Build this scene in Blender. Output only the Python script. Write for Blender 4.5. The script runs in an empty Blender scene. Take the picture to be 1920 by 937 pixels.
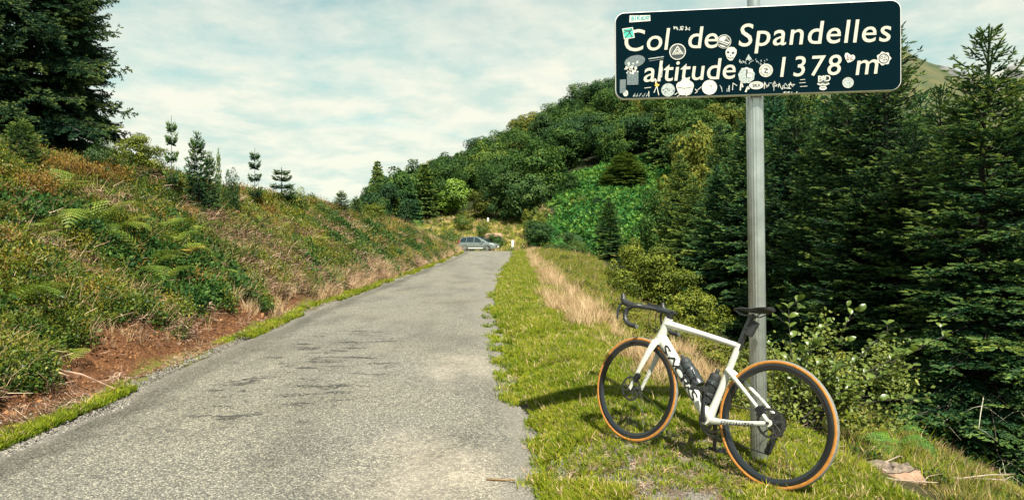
import bpy, math, random
import numpy as np
from mathutils import Vector, Matrix, Euler
R = math.radians
S = bpy.context.scene
COL = S.collection
rng = np.random.default_rng(7)
random.seed(7)

# ------------------------------------------------------------------ camera, sky, sun, exposure
FPX, HZ = 1200.0, 462.0            # focal length and eye-level row of the 1920 x 937 photograph
CAMZ = 1.4
cam = bpy.data.objects.new('camera', bpy.data.cameras.new('camera'))
COL.objects.link(cam)
cam.data.sensor_width = 36.0
cam.data.lens = 36.0 * FPX / 1920.0
cam.data.clip_start, cam.data.clip_end = 0.05, 12000
cam.location = (0, 0, CAMZ)
cam.rotation_euler = (R(90) - math.atan((468.5 - HZ) / FPX), 0, 0)
S.camera = cam
S.view_settings.view_transform = 'Standard'
S.view_settings.look = 'None'
S.view_settings.exposure = 1.3
S.view_settings.gamma = 1.0
S.cycles.diffuse_bounces = 2; S.cycles.transmission_bounces = 4; S.cycles.max_bounces = 6
SUN_TO = Vector((0.5, -1.72, 2.45)).normalized()
SUN_EL, SUN_AZ = math.asin(SUN_TO.z), math.atan2(SUN_TO.x, SUN_TO.y)
sun = bpy.data.objects.new('sun', bpy.data.lights.new('sun', 'SUN'))
COL.objects.link(sun)
sun.data.energy = 5.0
sun.data.angle = R(0.5)
sun.data.color = (1.0, 0.945, 0.82)
sun.rotation_euler = (-SUN_TO).to_track_quat('-Z', 'Y').to_euler()

def nd(nt, t, **kw):
    n = nt.nodes.new(t)
    for k, v in kw.items():
        if k == 'inp':
            for a, b in v.items(): n.inputs[a].default_value = b
        else: setattr(n, k, v)
    return n
def lk(nt, a, b): nt.links.new(a, b)
def rampn(nt, fac, stops, interp='LINEAR'):
    r = nt.nodes.new('ShaderNodeValToRGB'); r.color_ramp.interpolation = interp
    el = r.color_ramp.elements
    while len(el) < len(stops): el.new(0.5)
    for e, (p, c) in zip(el, stops):
        e.position = p; e.color = (c[0], c[1], c[2], 1) if not isinstance(c, (int, float)) else (c, c, c, 1)
    if fac is not None: nt.links.new(fac, r.inputs[0])
    return r
def mixc(nt, fac, a, b, mode='MIX'):
    m = nt.nodes.new('ShaderNodeMix'); m.data_type = 'RGBA'; m.blend_type = mode
    for sock, v in ((m.inputs[0], fac), (m.inputs[6], a), (m.inputs[7], b)):
        if isinstance(v, (int, float)): sock.default_value = v
        elif isinstance(v, (tuple, list)): sock.default_value = (v[0], v[1], v[2], 1)
        else: nt.links.new(v, sock)
    return m.outputs[2]
def mth(nt, op, a, b=0.5, clamp=False):
    m = nt.nodes.new('ShaderNodeMath'); m.operation = op; m.use_clamp = clamp
    for i, v in enumerate((a, b)):
        if isinstance(v, (int, float)): m.inputs[i].default_value = v
        else: nt.links.new(v, m.inputs[i])
    return m.outputs[0]
def noise(nt, vec, scale, detail=3, rough=0.55):
    n = nd(nt, 'ShaderNodeTexNoise', inp={'Scale': scale, 'Detail': detail, 'Roughness': rough})
    if vec is not None: nt.links.new(vec, n.inputs['Vector'])
    return n.outputs[0]

W = bpy.data.worlds.new('World'); S.world = W; W.use_nodes = True
nt = W.node_tree; nt.nodes.clear()
sky = nd(nt, 'ShaderNodeTexSky', sky_type='NISHITA', sun_disc=False, sun_elevation=SUN_EL, sun_rotation=SUN_AZ, altitude=1400, dust_density=1.2)
co = nd(nt, 'ShaderNodeTexCoord')
sep = nd(nt, 'ShaderNodeSeparateXYZ'); lk(nt, co.outputs['Generated'], sep.inputs[0])
den = mth(nt, 'ADD', mth(nt, 'MAXIMUM', sep.outputs[2], 0.0), 0.16)
cx_ = mth(nt, 'DIVIDE', sep.outputs[0], den); cy_ = mth(nt, 'DIVIDE', sep.outputs[1], den)
cmb = nd(nt, 'ShaderNodeCombineXYZ'); lk(nt, cx_, cmb.inputs[0]); lk(nt, cy_, cmb.inputs[1])
big = noise(nt, cmb.outputs[0], 0.75, 4, 0.5)
det = noise(nt, cmb.outputs[0], 2.6, 9, 0.62)
msk = mth(nt, 'ADD', mth(nt, 'MULTIPLY', big, 0.55), mth(nt, 'MULTIPLY', det, 0.6))
hor = nd(nt, 'ShaderNodeMapRange', inp={'From Min': 0.02, 'From Max': 0.40, 'To Min': 0.36, 'To Max': -0.07}); lk(nt, sep.outputs[2], hor.inputs[0])
msk = mth(nt, 'ADD', msk, hor.outputs[0])
cl = rampn(nt, msk, [(0.36, 0.0), (0.53, 0.60), (0.72, 1.0)])
shade = rampn(nt, noise(nt, cmb.outputs[0], 3.4, 7, 0.6), [(0.35, (2.75, 3.35, 3.0)), (0.58, (4.05, 3.98, 3.35))])
skyc = mixc(nt, 1.0, sky.outputs[0], (0.42, 0.78, 0.55), 'MULTIPLY')
fin = mixc(nt, mth(nt, 'MULTIPLY', cl.outputs[0], 0.95), skyc, shade.outputs[0])
bg = nd(nt, 'ShaderNodeBackground', inp={'Strength': 0.1}); lk(nt, fin, bg.inputs[0])
wo = nd(nt, 'ShaderNodeOutputWorld'); lk(nt, bg.outputs[0], wo.inputs[0])

# ------------------------------------------------------------------ small helpers
def tag(o, label=None, cat=None, group=None, kind=None):
    if label: o['label'] = label
    if cat: o['category'] = cat
    if group: o['group'] = group
    if kind: o['kind'] = kind
    return o
def empty(name, loc=(0, 0, 0), rz=0.0):
    o = bpy.data.objects.new(name, None); COL.objects.link(o)
    o.empty_display_size = 0.2; o.location = loc; o.rotation_euler = (0, 0, rz)
    return o
def linkmesh(name, me, parent=None):
    o = bpy.data.objects.new(name, me); COL.objects.link(o)
    if parent is not None: o.parent = parent
    return o
def mesh(name, V, F, mats=(), tint=None, smooth=False, midx=None, attrs=None):
    V = np.asarray(V, dtype=np.float32).reshape(-1, 3)
    me = bpy.data.meshes.new(name)
    if isinstance(F, np.ndarray):
        n, k = F.shape
        me.vertices.add(len(V)); me.vertices.foreach_set('co', V.ravel())
        me.loops.add(n * k); me.loops.foreach_set('vertex_index', F.astype(np.int32).ravel())
        me.polygons.add(n); me.polygons.foreach_set('loop_start', np.arange(0, n * k, k, dtype=np.int32))
        me.update(calc_edges=True)
    else:
        me.from_pydata(V.tolist(), [], F); me.update()
    for m in (mats if isinstance(mats, (list, tuple)) else [mats]): me.materials.append(m)
    if smooth: me.polygons.foreach_set('use_smooth', np.ones(len(me.polygons), dtype=bool))
    if midx is not None: me.polygons.foreach_set('material_index', np.asarray(midx, dtype=np.int32))
    if tint is not None: attrs = dict(attrs or {}, tint=tint)
    for k, v in (attrs or {}).items():
        a = me.attributes.new(k, 'FLOAT', 'POINT'); a.data.foreach_set('value', np.asarray(v, dtype=np.float32))
    return me
class MB:
    """collects shapes into one mesh"""
    def __init__(s): s.V, s.F, s.M, s.n = [], [], [], 0
    def add(s, V, F, m=0):
        V = [tuple(v) for v in V]
        s.V += V; s.F += [tuple(i + s.n for i in f) for f in F]; s.M += [m] * len(F); s.n += len(V); return s
    def box(s, c, d, m=0, rot=None):
        v = [Vector((x * d[0] / 2, y * d[1] / 2, z * d[2] / 2)) for x in (-1, 1) for y in (-1, 1) for z in (-1, 1)]
        if rot is not None: v = [rot @ p for p in v]
        return s.add([p + Vector(c) for p in v], [(0, 1, 3, 2), (4, 6, 7, 5), (0, 4, 5, 1), (2, 3, 7, 6), (0, 2, 6, 4), (1, 5, 7, 3)], m)
    def sweep(s, P, ra, rb=None, side=None, n=10, m=0, cap=True):
        P = [Vector(p) for p in P]; k = len(P)
        ra = [ra] * k if isinstance(ra, (int, float)) else ra
        rb = ra if rb is None else ([rb] * k if isinstance(rb, (int, float)) else rb)
        V, F = [], []; u = None
        for i, p in enumerate(P):
            t = (P[min(i + 1, k - 1)] - P[max(i - 1, 0)]).normalized()
            if u is None:
                u = Vector(side) if side is not None else (Vector((0, 0, 1)) if abs(t.z) < 0.9 else Vector((1, 0, 0)))
            u = (u - t * u.dot(t)).normalized(); w = t.cross(u)
            for j in range(n):
                a = 2 * math.pi * j / n
                V.append(p + u * (rb[i] * math.cos(a)) + w * (ra[i] * math.sin(a)))
        for i in range(k - 1):
            for j in range(n):
                F.append((i * n + j, i * n + (j + 1) % n, (i + 1) * n + (j + 1) % n, (i + 1) * n + j))
        if cap: F += [tuple(reversed(range(n))), tuple(range((k - 1) * n, k * n))]
        return s.add(V, F, m)
    def lathe(s, prof, n=48, c=(0, 0, 0), m=0, closed=True, axis='y'):
        V, F = [], []; q = len(prof)
        for i in range(n):
            a = 2 * math.pi * i / n
            for r, w in prof:
                if axis == 'y': V.append((c[0] + r * math.cos(a), c[1] + w, c[2] + r * math.sin(a)))
                else: V.append((c[0] + r * math.cos(a), c[1] + r * math.sin(a), c[2] + w))
        e = q if closed else q - 1
        for i in range(n):
            for j in range(e):
                A, B = i * q + j, i * q + (j + 1) % q; C, D = ((i + 1) % n) * q + (j + 1) % q, ((i + 1) % n) * q + j
                F.append((A, B, C, D) if axis != 'y' else (D, C, B, A))
        return s.add(V, F, m)
    def build(s, name, mats, parent=None, smooth=True, sharp=None):
        me = mesh(name, s.V, s.F, mats, smooth=smooth, midx=s.M)
        if smooth and sharp: me.set_sharp_from_angle(angle=R(sharp))
        return linkmesh(name, me, parent)

def hash2(i, j, seed):
    h = (i.astype(np.int64) * 374761393 + j.astype(np.int64) * 668265263 + seed * 982451653) & 0x7fffffff
    h = ((h ^ (h >> 13)) * 1274126177) & 0x7fffffff
    return ((h ^ (h >> 16)) & 0xffff) / 65535.0
def vn(x, y, seed=0):
    x, y = np.asarray(x, float), np.asarray(y, float)
    i, j = np.floor(x), np.floor(y); fx, fy = x - i, y - j
    fx, fy = fx * fx * (3 - 2 * fx), fy * fy * (3 - 2 * fy)
    a, b, c, d = hash2(i, j, seed), hash2(i + 1, j, seed), hash2(i, j + 1, seed), hash2(i + 1, j + 1, seed)
    return a + (b - a) * fx + (c - a) * fy + (a - b - c + d) * fx * fy
def fbm(x, y, seed=0, o=3):
    r, a, t = 0, 1.0, 0
    for k in range(o): r = r + a * vn(np.asarray(x) * 2 ** k, np.asarray(y) * 2 ** k, seed + k); t += a; a *= 0.5
    return r / t
def sst(x, a, b):
    t = np.clip((np.asarray(x, float) - a) / (b - a), 0, 1); return t * t * (3 - 2 * t)

# ------------------------------------------------------------------ the lie of the land
def road_c(Y): return np.interp(Y, [-60, 3.5, 5.6, 9, 12, 18, 25, 31, 37, 45, 53, 62, 75, 100, 130], [-1.5, -1.70, -1.72, -1.95, -2.2, -2.33, -2.33, -2.18, -1.95, -1.75, -1.9, -2.8, -6.5, -20, -45])
def road_z(Y): return np.interp(Y, [-60, 6, 9, 12, 18, 25, 31, 37, 41, 45, 48, 52, 56, 62, 74, 100], [-1.2, 0, .02, .05, .12, .21, .37, .55, .69, .83, .92, 1.0, 1.0, .93, .83, .5])
HW = 1.93
def hw(Y): return HW + 0.9 * sst(Y, 49, 58)
def xe(Y): return 1.02 + 0.95 * np.exp(-np.maximum(np.asarray(Y, float) - 3, 0) / 4.0) + .9 * sst(Y, 45, 60)
def hill_z(X): return np.interp(X, [-400, -120, -60, -43, -30, -17, -5, 6, 18, 30, 57, 80, 100, 130, 160, 250, 600], [-60, -12, 0, 6.5, 14.5, 21, 26.5, 33, 40, 46.5, 51, 46, 37, 20, 8, -10, -40])
def height(X, Y, under_road=True):
    X, Y = np.asarray(X, float), np.asarray(Y, float)
    c, zr, w = road_c(Y), road_z(Y), hw(Y)
    dl, dr = (c - w) - X, X - (c + w)
    z = zr.copy() if isinstance(zr, np.ndarray) else np.full_like(X, zr)
    # left bank: small verge, raw cut, slope, rounded brow
    n1 = fbm(X * .55, Y * .55, 3, 3) - .5
    n2 = fbm(X * 2.3, Y * 2.3, 9, 2) - .5
    d = dl + n1 * 0.5
    bank = 0.42 * sst(d, 0.38, 0.85) + 0.70 * np.maximum(d - 0.75, 0)
    brow = 4.75 + 0.35 * n1
    bank = np.where(d > brow, 0.42 + .70 * (brow - .75) + .45 * (1 - np.exp(-np.maximum(d - brow, 0) * .6)) + .02 * np.maximum(d - brow, 0), bank)
    bank = np.where(d > 30, bank - (d - 30) * .25, bank)
    bank = bank * np.interp(Y, [4, 8, 15, 33, 50], [.80, .80, .90, .77, .56])
    taper = 1 - sst(Y - .8 * np.clip(dl, 0, 14), 44, 60)
    bump = (n1 * .75 + n2 * .30) * sst(d, .6, 2.2)
    z = z + np.where(dl > 0, (bank + bump) * taper, 0)
    # right: flat verge, then falling away
    e = xe(Y); s = np.interp(Y, [0, 20, 35, 55, 78], [.40, .40, .27, .15, .02])
    o = np.maximum(X - e, 0)
    drop = np.where(o < 18, s * (np.sqrt(o * o + .25) - .5), s * 17.5 + .04 * (o - 18))
    z = z + np.where(dr > 0, np.minimum(.155, dr * .30) * (1 - sst(Y, 20, 40)) - drop + sst(o, .2, 1.5) * (n1 * .5 + n2 * .2), 0)
    t = np.clip((Y - 77) / 113.0, 0, 1)
    hz = hill_z(X) + (fbm(X * .05, Y * .05, 21, 3) - .5) * 9
    beyond = np.maximum(Y - 190, 0)
    zh = z + (hz - z) * t ** 1.02 - beyond * .12 - np.maximum(Y - 500, 0) * .05
    z = np.where(Y > 77, zh, z)
    if under_road:
        z = np.where((dl < .12) & (dr < .12), z - 0.05, z)
    return z
def h1(x, y): return float(height(np.array([x]), np.array([y]), False)[0])
def XX(px, Y): return (px - 960.0) / FPX * Y
def ZZ(py, Y): return CAMZ - (py - HZ) / FPX * Y
# ------------------------------------------------------------------ materials
def newmat(name):
    m = bpy.data.materials.new(name); m.use_nodes = True
    nt = m.node_tree; b = nt.nodes['Principled BSDF']
    return m, nt, b
def plain(name, col, rough=0.5, metal=0.0, var=0.12, scale=30, bump=0.0, coat=0.0, spec=0.5):
    m, nt, b = newmat(name)
    tc = nd(nt, 'ShaderNodeTexCoord')
    f = noise(nt, tc.outputs['Object'], scale, 4)
    r = rampn(nt, f, [(0.3, [c * (1 - var) for c in col]), (0.7, [min(1, c * (1 + var)) for c in col])])
    lk(nt, r.outputs[0], b.inputs['Base Color'])
    rr = nd(nt, 'ShaderNodeMapRange', inp={'To Min': max(0.02, rough - .08), 'To Max': min(1, rough + .1)})
    lk(nt, f, rr.inputs[0]); lk(nt, rr.outputs[0], b.inputs['Roughness'])
    b.inputs['Metallic'].default_value = metal
    b.inputs['Coat Weight'].default_value = coat
    b.inputs['Specular IOR Level'].default_value = spec
    if bump:
        bp = nd(nt, 'ShaderNodeBump', inp={'Strength': bump, 'Distance': 0.01}); lk(nt, f, bp.inputs['Height']); lk(nt, bp.outputs[0], b.inputs['Normal'])
    return m
def leafmat(name, stops, rough=0.5, trans=0.25, inst=0.35, spec=0.35, patch=0.0, pscale=0.3):
    """leaf colour from a per-leaf tint, a per-plant random value and, on request, broad patches over the ground"""
    m, nt, b = newmat(name)
    at = nd(nt, 'ShaderNodeAttribute', attribute_name='tint')
    oi = nd(nt, 'ShaderNodeObjectInfo')
    v = mth(nt, 'ADD', at.outputs['Fac'], mth(nt, 'MULTIPLY', mth(nt, 'SUBTRACT', oi.outputs['Random'], 0.5), inst))
    if patch:
        g = nd(nt, 'ShaderNodeNewGeometry')
        v = mth(nt, 'ADD', v, mth(nt, 'MULTIPLY', mth(nt, 'SUBTRACT', noise(nt, g.outputs['Position'], pscale, 3), 0.5), patch))
    r = rampn(nt, v, stops)
    lk(nt, r.outputs[0], b.inputs['Base Color'])
    b.inputs['Roughness'].default_value = rough
    b.inputs['Specular IOR Level'].default_value = spec
    if trans:
        tr = nd(nt, 'ShaderNodeBsdfTranslucent'); lk(nt, r.outputs[0], tr.inputs[0])
        mx = nd(nt, 'ShaderNodeMixShader', inp={0: trans}); lk(nt, b.outputs[0], mx.inputs[1]); lk(nt, tr.outputs[0], mx.inputs[2])
        lk(nt, mx.outputs[0], nt.nodes['Material Output'].inputs[0])
    return m

M = {}
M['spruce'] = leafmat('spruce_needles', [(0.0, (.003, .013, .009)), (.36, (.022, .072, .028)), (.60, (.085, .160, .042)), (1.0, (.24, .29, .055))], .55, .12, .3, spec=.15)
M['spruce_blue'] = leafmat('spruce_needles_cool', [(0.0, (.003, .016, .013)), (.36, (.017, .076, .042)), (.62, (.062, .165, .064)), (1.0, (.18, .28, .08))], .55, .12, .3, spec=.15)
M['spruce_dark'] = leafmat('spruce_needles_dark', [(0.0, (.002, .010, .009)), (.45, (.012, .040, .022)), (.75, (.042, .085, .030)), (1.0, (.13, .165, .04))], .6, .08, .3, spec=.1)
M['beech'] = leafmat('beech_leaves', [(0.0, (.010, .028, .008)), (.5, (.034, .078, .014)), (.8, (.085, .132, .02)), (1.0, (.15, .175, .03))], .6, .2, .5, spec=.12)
M['ash'] = leafmat('bright_leaves', [(0.0, (.05, .10, .014)), (.5, (.16, .27, .028)), (1.0, (.32, .42, .06))], .5, .3, .3)
M['olive'] = leafmat('olive_leaves', [(0.0, (.022, .036, .006)), (.5, (.095, .115, .015)), (1.0, (.22, .20, .03))], .6, .22, .4, spec=.12)
M['darkbroad'] = leafmat('dark_leaves', [(0.0, (.006, .020, .009)), (.5, (.022, .058, .017)), (1.0, (.075, .12, .026))], .6, .15, .4, spec=.12)
M['bracken'] = leafmat('bracken_fronds', [(0.0, (.006, .036, .010)), (.45, (.034, .140, .028)), (1.0, (.17, .29, .04))], .55, .25, .8, spec=.15)
M['fern'] = leafmat('fern_fronds', [(0.0, (.035, .080, .010)), (.5, (.125, .185, .020)), (1.0, (.28, .29, .04))], .5, .3, .5)
M['grass'] = leafmat('verge_grass', [(0.0, (.045, .09, .006)), (.40, (.145, .205, .010)), (.72, (.265, .275, .016)), (1.0, (.42, .34, .08))], .6, .3, .4, spec=.12, patch=.9, pscale=1.6)
M['straw'] = leafmat('dry_grass', [(0.0, (.20, .12, .05)), (.5, (.46, .31, .165)), (1.0, (.66, .50, .31))], .6, .25, .5)
M['heathgreen'] = leafmat('heath_green', [(0.0, (.008, .028, .005)), (.4, (.032, .076, .009)), (.70, (.098, .135, .013)), (1.0, (.25, .225, .022))], .5, .22, .55, spec=.3, patch=1.0, pscale=.45)
M['heathdark'] = leafmat('heath_dark', [(0.0, (.006, .026, .008)), (.5, (.024, .070, .014)), (1.0, (.085, .14, .025))], .6, .2, .5, spec=.12)
M['rust'] = leafmat('rust_heather', [(0.0, (.05, .030, .008)), (.5, (.16, .095, .018)), (1.0, (.32, .20, .04))], .6, .2, .5)
M['litter'] = leafmat('twig_litter', [(0.0, (.045, .022, .012)), (.5, (.125, .066, .040)), (.85, (.26, .155, .10)), (1.0, (.45, .33, .24))], .7, 0, .5)
M['moss'] = leafmat('moss', [(0.0, (.045, .050, .009)), (.5, (.12, .115, .018)), (1.0, (.26, .20, .04))], .7, .2, .6)
M['shrub'] = leafmat('shrub_leaves', [(0.0, (.035, .065, .010)), (.5, (.10, .15, .022)), (1.0, (.21, .26, .05))], .36, .35, .3, spec=.6)
M['clod'] = leafmat('soil_clods', [(0.0, (.045, .018, .007)), (.5, (.12, .050, .018)), (1.0, (.26, .13, .055))], .9, 0, .6)
M['bushleaf'] = leafmat('yellowish_bush_leaves', [(0.0, (.022, .040, .006)), (.45, (.105, .135, .014)), (1.0, (.30, .30, .04))], .55, .25, .3, spec=.15)
M['stone'] = leafmat('gravel_stones', [(0.0, (.05, .047, .042)), (.5, (.13, .12, .105)), (1.0, (.25, .23, .195))], .8, 0, .9)
M['bark'] = plain('bark', (.026, .022, .016), .9, var=.5, scale=18, bump=.6)
M['lichen'] = plain('lichen_twigs', (.34, .33, .24), .9, var=.4, scale=25)
M['deadwood'] = plain('bleached_wood', (.25, .19, .14), .85, var=.5, scale=22, bump=.5)
M['cutwood'] = plain('weathered_cut_wood', (.15, .115, .085), .9, var=.6, scale=26, bump=.8)
M['deadwood_dark'] = plain('weathered_root', (.24, .15, .10), .85, var=.55, scale=14, bump=.8)

def groundmat():
    m, nt, b = newmat('ground_earth')
    tc = nd(nt, 'ShaderNodeTexCoord'); P = tc.outputs['Object']
    A = lambda n: nd(nt, 'ShaderNodeAttribute', attribute_name=n).outputs['Fac']
    n1 = noise(nt, P, 1.3, 5); n2 = noise(nt, P, 9, 5, .65); n3 = noise(nt, P, 42, 4, .7); nf = noise(nt, P, .22, 4)
    heath = rampn(nt, n2, [(.32, (.022, .018, .009)), (.5, (.045, .038, .013)), (.68, (.06, .058, .014))]).outputs[0]
    soil = rampn(nt, mth(nt, 'ADD', mth(nt, 'MULTIPLY', n2, .5), mth(nt, 'MULTIPLY', n3, .5)), [(.35, (.035, .014, .006)), (.5, (.10, .042, .016)), (.66, (.20, .092, .038))]).outputs[0]
    turf = rampn(nt, n3, [(.3, (.055, .060, .012)), (.55, (.12, .125, .018)), (.75, (.21, .165, .055))]).outputs[0]
    dry = rampn(nt, n3, [(.3, (.19, .13, .055)), (.6, (.34, .25, .11))]).outputs[0]
    slope = rampn(nt, n2, [(.3, (.07, .066, .012)), (.55, (.135, .12, .022)), (.75, (.21, .14, .045))]).outputs[0]
    grav = rampn(nt, noise(nt, P, 75, 3, .8), [(.3, (.05, .045, .037)), (.52, (.16, .145, .12)), (.72, (.34, .31, .26))]).outputs[0]
    fern = rampn(nt, n2, [(.3, (.006, .020, .006)), (.6, (.020, .050, .012))]).outputs[0]
    wood = rampn(nt, n2, [(.3, (.008, .013, .005)), (.6, (.022, .028, .009))]).outputs[0]
    knoll = rampn(nt, mth(nt, 'ADD', mth(nt, 'MULTIPLY', n1, .5), mth(nt, 'MULTIPLY', nf, .5)), [(.35, (.07, .082, .014)), (.5, (.165, .148, .026)), (.62, (.27, .175, .075))]).outputs[0]
    c = heath
    wob = mth(nt, 'MULTIPLY', mth(nt, 'SUBTRACT', n2, .5), 1.1)
    for name, colr in (('wood', wood), ('fern', fern), ('knoll', knoll), ('slope', slope), ('dry', dry), ('soil', soil), ('turf', turf), ('gravel', grav)):
        a = A(name)
        k = mth(nt, 'ADD', a, mth(nt, 'MULTIPLY', wob, mth(nt, 'MULTIPLY', a, mth(nt, 'SUBTRACT', 1.0, a))))
        k = mth(nt, 'ADD', k, 0.0, True)
        c = mixc(nt, rampn(nt, k, [(.28, 0.0), (.62, 1.0)]).outputs[0], c, colr)
    lk(nt, c, b.inputs['Base Color']); b.inputs['Roughness'].default_value = .92; b.inputs['Specular IOR Level'].default_value = .2
    bp = nd(nt, 'ShaderNodeBump', inp={'Strength': .7, 'Distance': .05}); lk(nt, mth(nt, 'ADD', n2, mth(nt, 'MULTIPLY', n3, .5)), bp.inputs['Height']); lk(nt, bp.outputs[0], b.inputs['Normal'])
    return m

def roadmat():
    m, nt, b = newmat('worn_chippings')
    tc = nd(nt, 'ShaderNodeTexCoord'); P = tc.outputs['Object']
    mp = nd(nt, 'ShaderNodeMapping', inp={'Scale': (1, .42, 1)}); lk(nt, P, mp.inputs[0])
    mc = nd(nt, 'ShaderNodeMapping', inp={'Scale': (.55, 1.5, 1)}); lk(nt, P, mc.inputs[0])
    A = lambda n: nd(nt, 'ShaderNodeAttribute', attribute_name=n).outputs['Fac']
    v = nd(nt, 'ShaderNodeTexVoronoi', inp={'Scale': 84.0, 'Randomness': 1.0}); lk(nt, P, v.inputs['Vector'])
    v2 = nd(nt, 'ShaderNodeTexVoronoi', inp={'Scale': 150.0}); lk(nt, P, v2.inputs['Vector'])
    chip = rampn(nt, v.outputs['Distance'], [(.10, 1.0), (.62, .18)]).outputs[0]
    sepc = nd(nt, 'ShaderNodeSeparateColor'); lk(nt, v.outputs['Color'], sepc.inputs[0])
    cell = rampn(nt, sepc.outputs[0], [(0, (.14, .137, .125)), (.35, (.27, .264, .238)), (.7, (.385, .375, .335)), (1, (.60, .575, .50))]).outputs[0]
    base = mixc(nt, chip, (.045, .045, .045), cell)
    sepd = nd(nt, 'ShaderNodeSeparateColor'); lk(nt, v2.outputs['Color'], sepd.inputs[0])
    fine = rampn(nt, sepd.outputs[1], [(0, (.24, .212, .190)), (1, (.40, .36, .325))]).outputs[0]
    patch = A('patch'); wn = noise(nt, P, 1.7, 6, .65)
    pk = rampn(nt, mth(nt, 'ADD', patch, mth(nt, 'MULTIPLY', mth(nt, 'SUBTRACT', wn, .5), 1.8)), [(.35, 0.0), (1.0, .48)]).outputs[0]
    c = mixc(nt, pk, base, fine)
    # broad wear along the wheel tracks, dark tar showing through
    wear = noise(nt, mp.outputs[0], 1.15, 6, .6)
    c = mixc(nt, rampn(nt, wear, [(.36, .58), (.54, 0.0)]).outputs[0], c, (.5, .5, .5), 'MULTIPLY')
    big = noise(nt, P, .45, 3)
    c = mixc(nt, rampn(nt, big, [(.38, .0), (.62, .35)]).outputs[0], c, (1.18, 1.12, .98), 'MULTIPLY')
    c = mixc(nt, 1.0, c, (.98, .965, .90), 'MULTIPLY')
    # torn dark streaks across the road
    st = noise(nt, mc.outputs[0], 3.6, 8, .66)
    line = rampn(nt, mth(nt, 'ADD', st, mth(nt, 'MULTIPLY', mth(nt, 'SUBTRACT', noise(nt, P, 22, 5, .75), .5), .62)), [(.585, 0.0), (.615, 1.0)]).outputs[0]
    gate = rampn(nt, mth(nt, 'ADD', mth(nt, 'MULTIPLY', A('crack'), .8), mth(nt, 'MULTIPLY', noise(nt, P, 2.2, 3), .45)), [(.46, 0.0), (.70, .85)]).outputs[0]
    c = mixc(nt, mth(nt, 'MULTIPLY', line, gate), c, (.028, .028, .028))
    c = mixc(nt, rampn(nt, mth(nt, 'ADD', A('gutter'), mth(nt, 'MULTIPLY', mth(nt, 'SUBTRACT', noise(nt, P, 3, 5, .65), .5), 1.2)), [(.4, 0.0), (.75, .6)]).outputs[0], c, (.45, .44, .42), 'MULTIPLY')
    c = mixc(nt, 1.0, c, rampn(nt, noise(nt, P, 30, 5, .75), [(.36, (.66, .66, .67)), (.62, (1.28, 1.26, 1.22))]).outputs[0], 'MULTIPLY')
    # dusty, stony edges
    edge = A('edge')
    gr = rampn(nt, noise(nt, P, 80, 3, .8), [(.3, (.05, .046, .04)), (.52, (.17, .155, .135)), (.72, (.36, .33, .28))]).outputs[0]
    c = mixc(nt, rampn(nt, mth(nt, 'ADD', edge, mth(nt, 'MULTIPLY', mth(nt, 'SUBTRACT', noise(nt, P, 5, 4), .5), .9)), [(.45, 0.0), (.85, .62)]).outputs[0], c, gr)
    lk(nt, c, b.inputs['Base Color']); b.inputs['Roughness'].default_value = .85; b.inputs['Specular IOR Level'].default_value = .3
    h = mth(nt, 'SUBTRACT', mth(nt, 'MULTIPLY', chip, mth(nt, 'SUBTRACT', 1.0, mth(nt, 'MULTIPLY', pk, .6))), mth(nt, 'MULTIPLY', line, gate))
    bp = nd(nt, 'ShaderNodeBump', inp={'Strength': 1.0, 'Distance': .007}); lk(nt, h, bp.inputs['Height']); lk(nt, bp.outputs[0], b.inputs['Normal'])
    return m
M['ground'] = groundmat(); M['road'] = roadmat()

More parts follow.
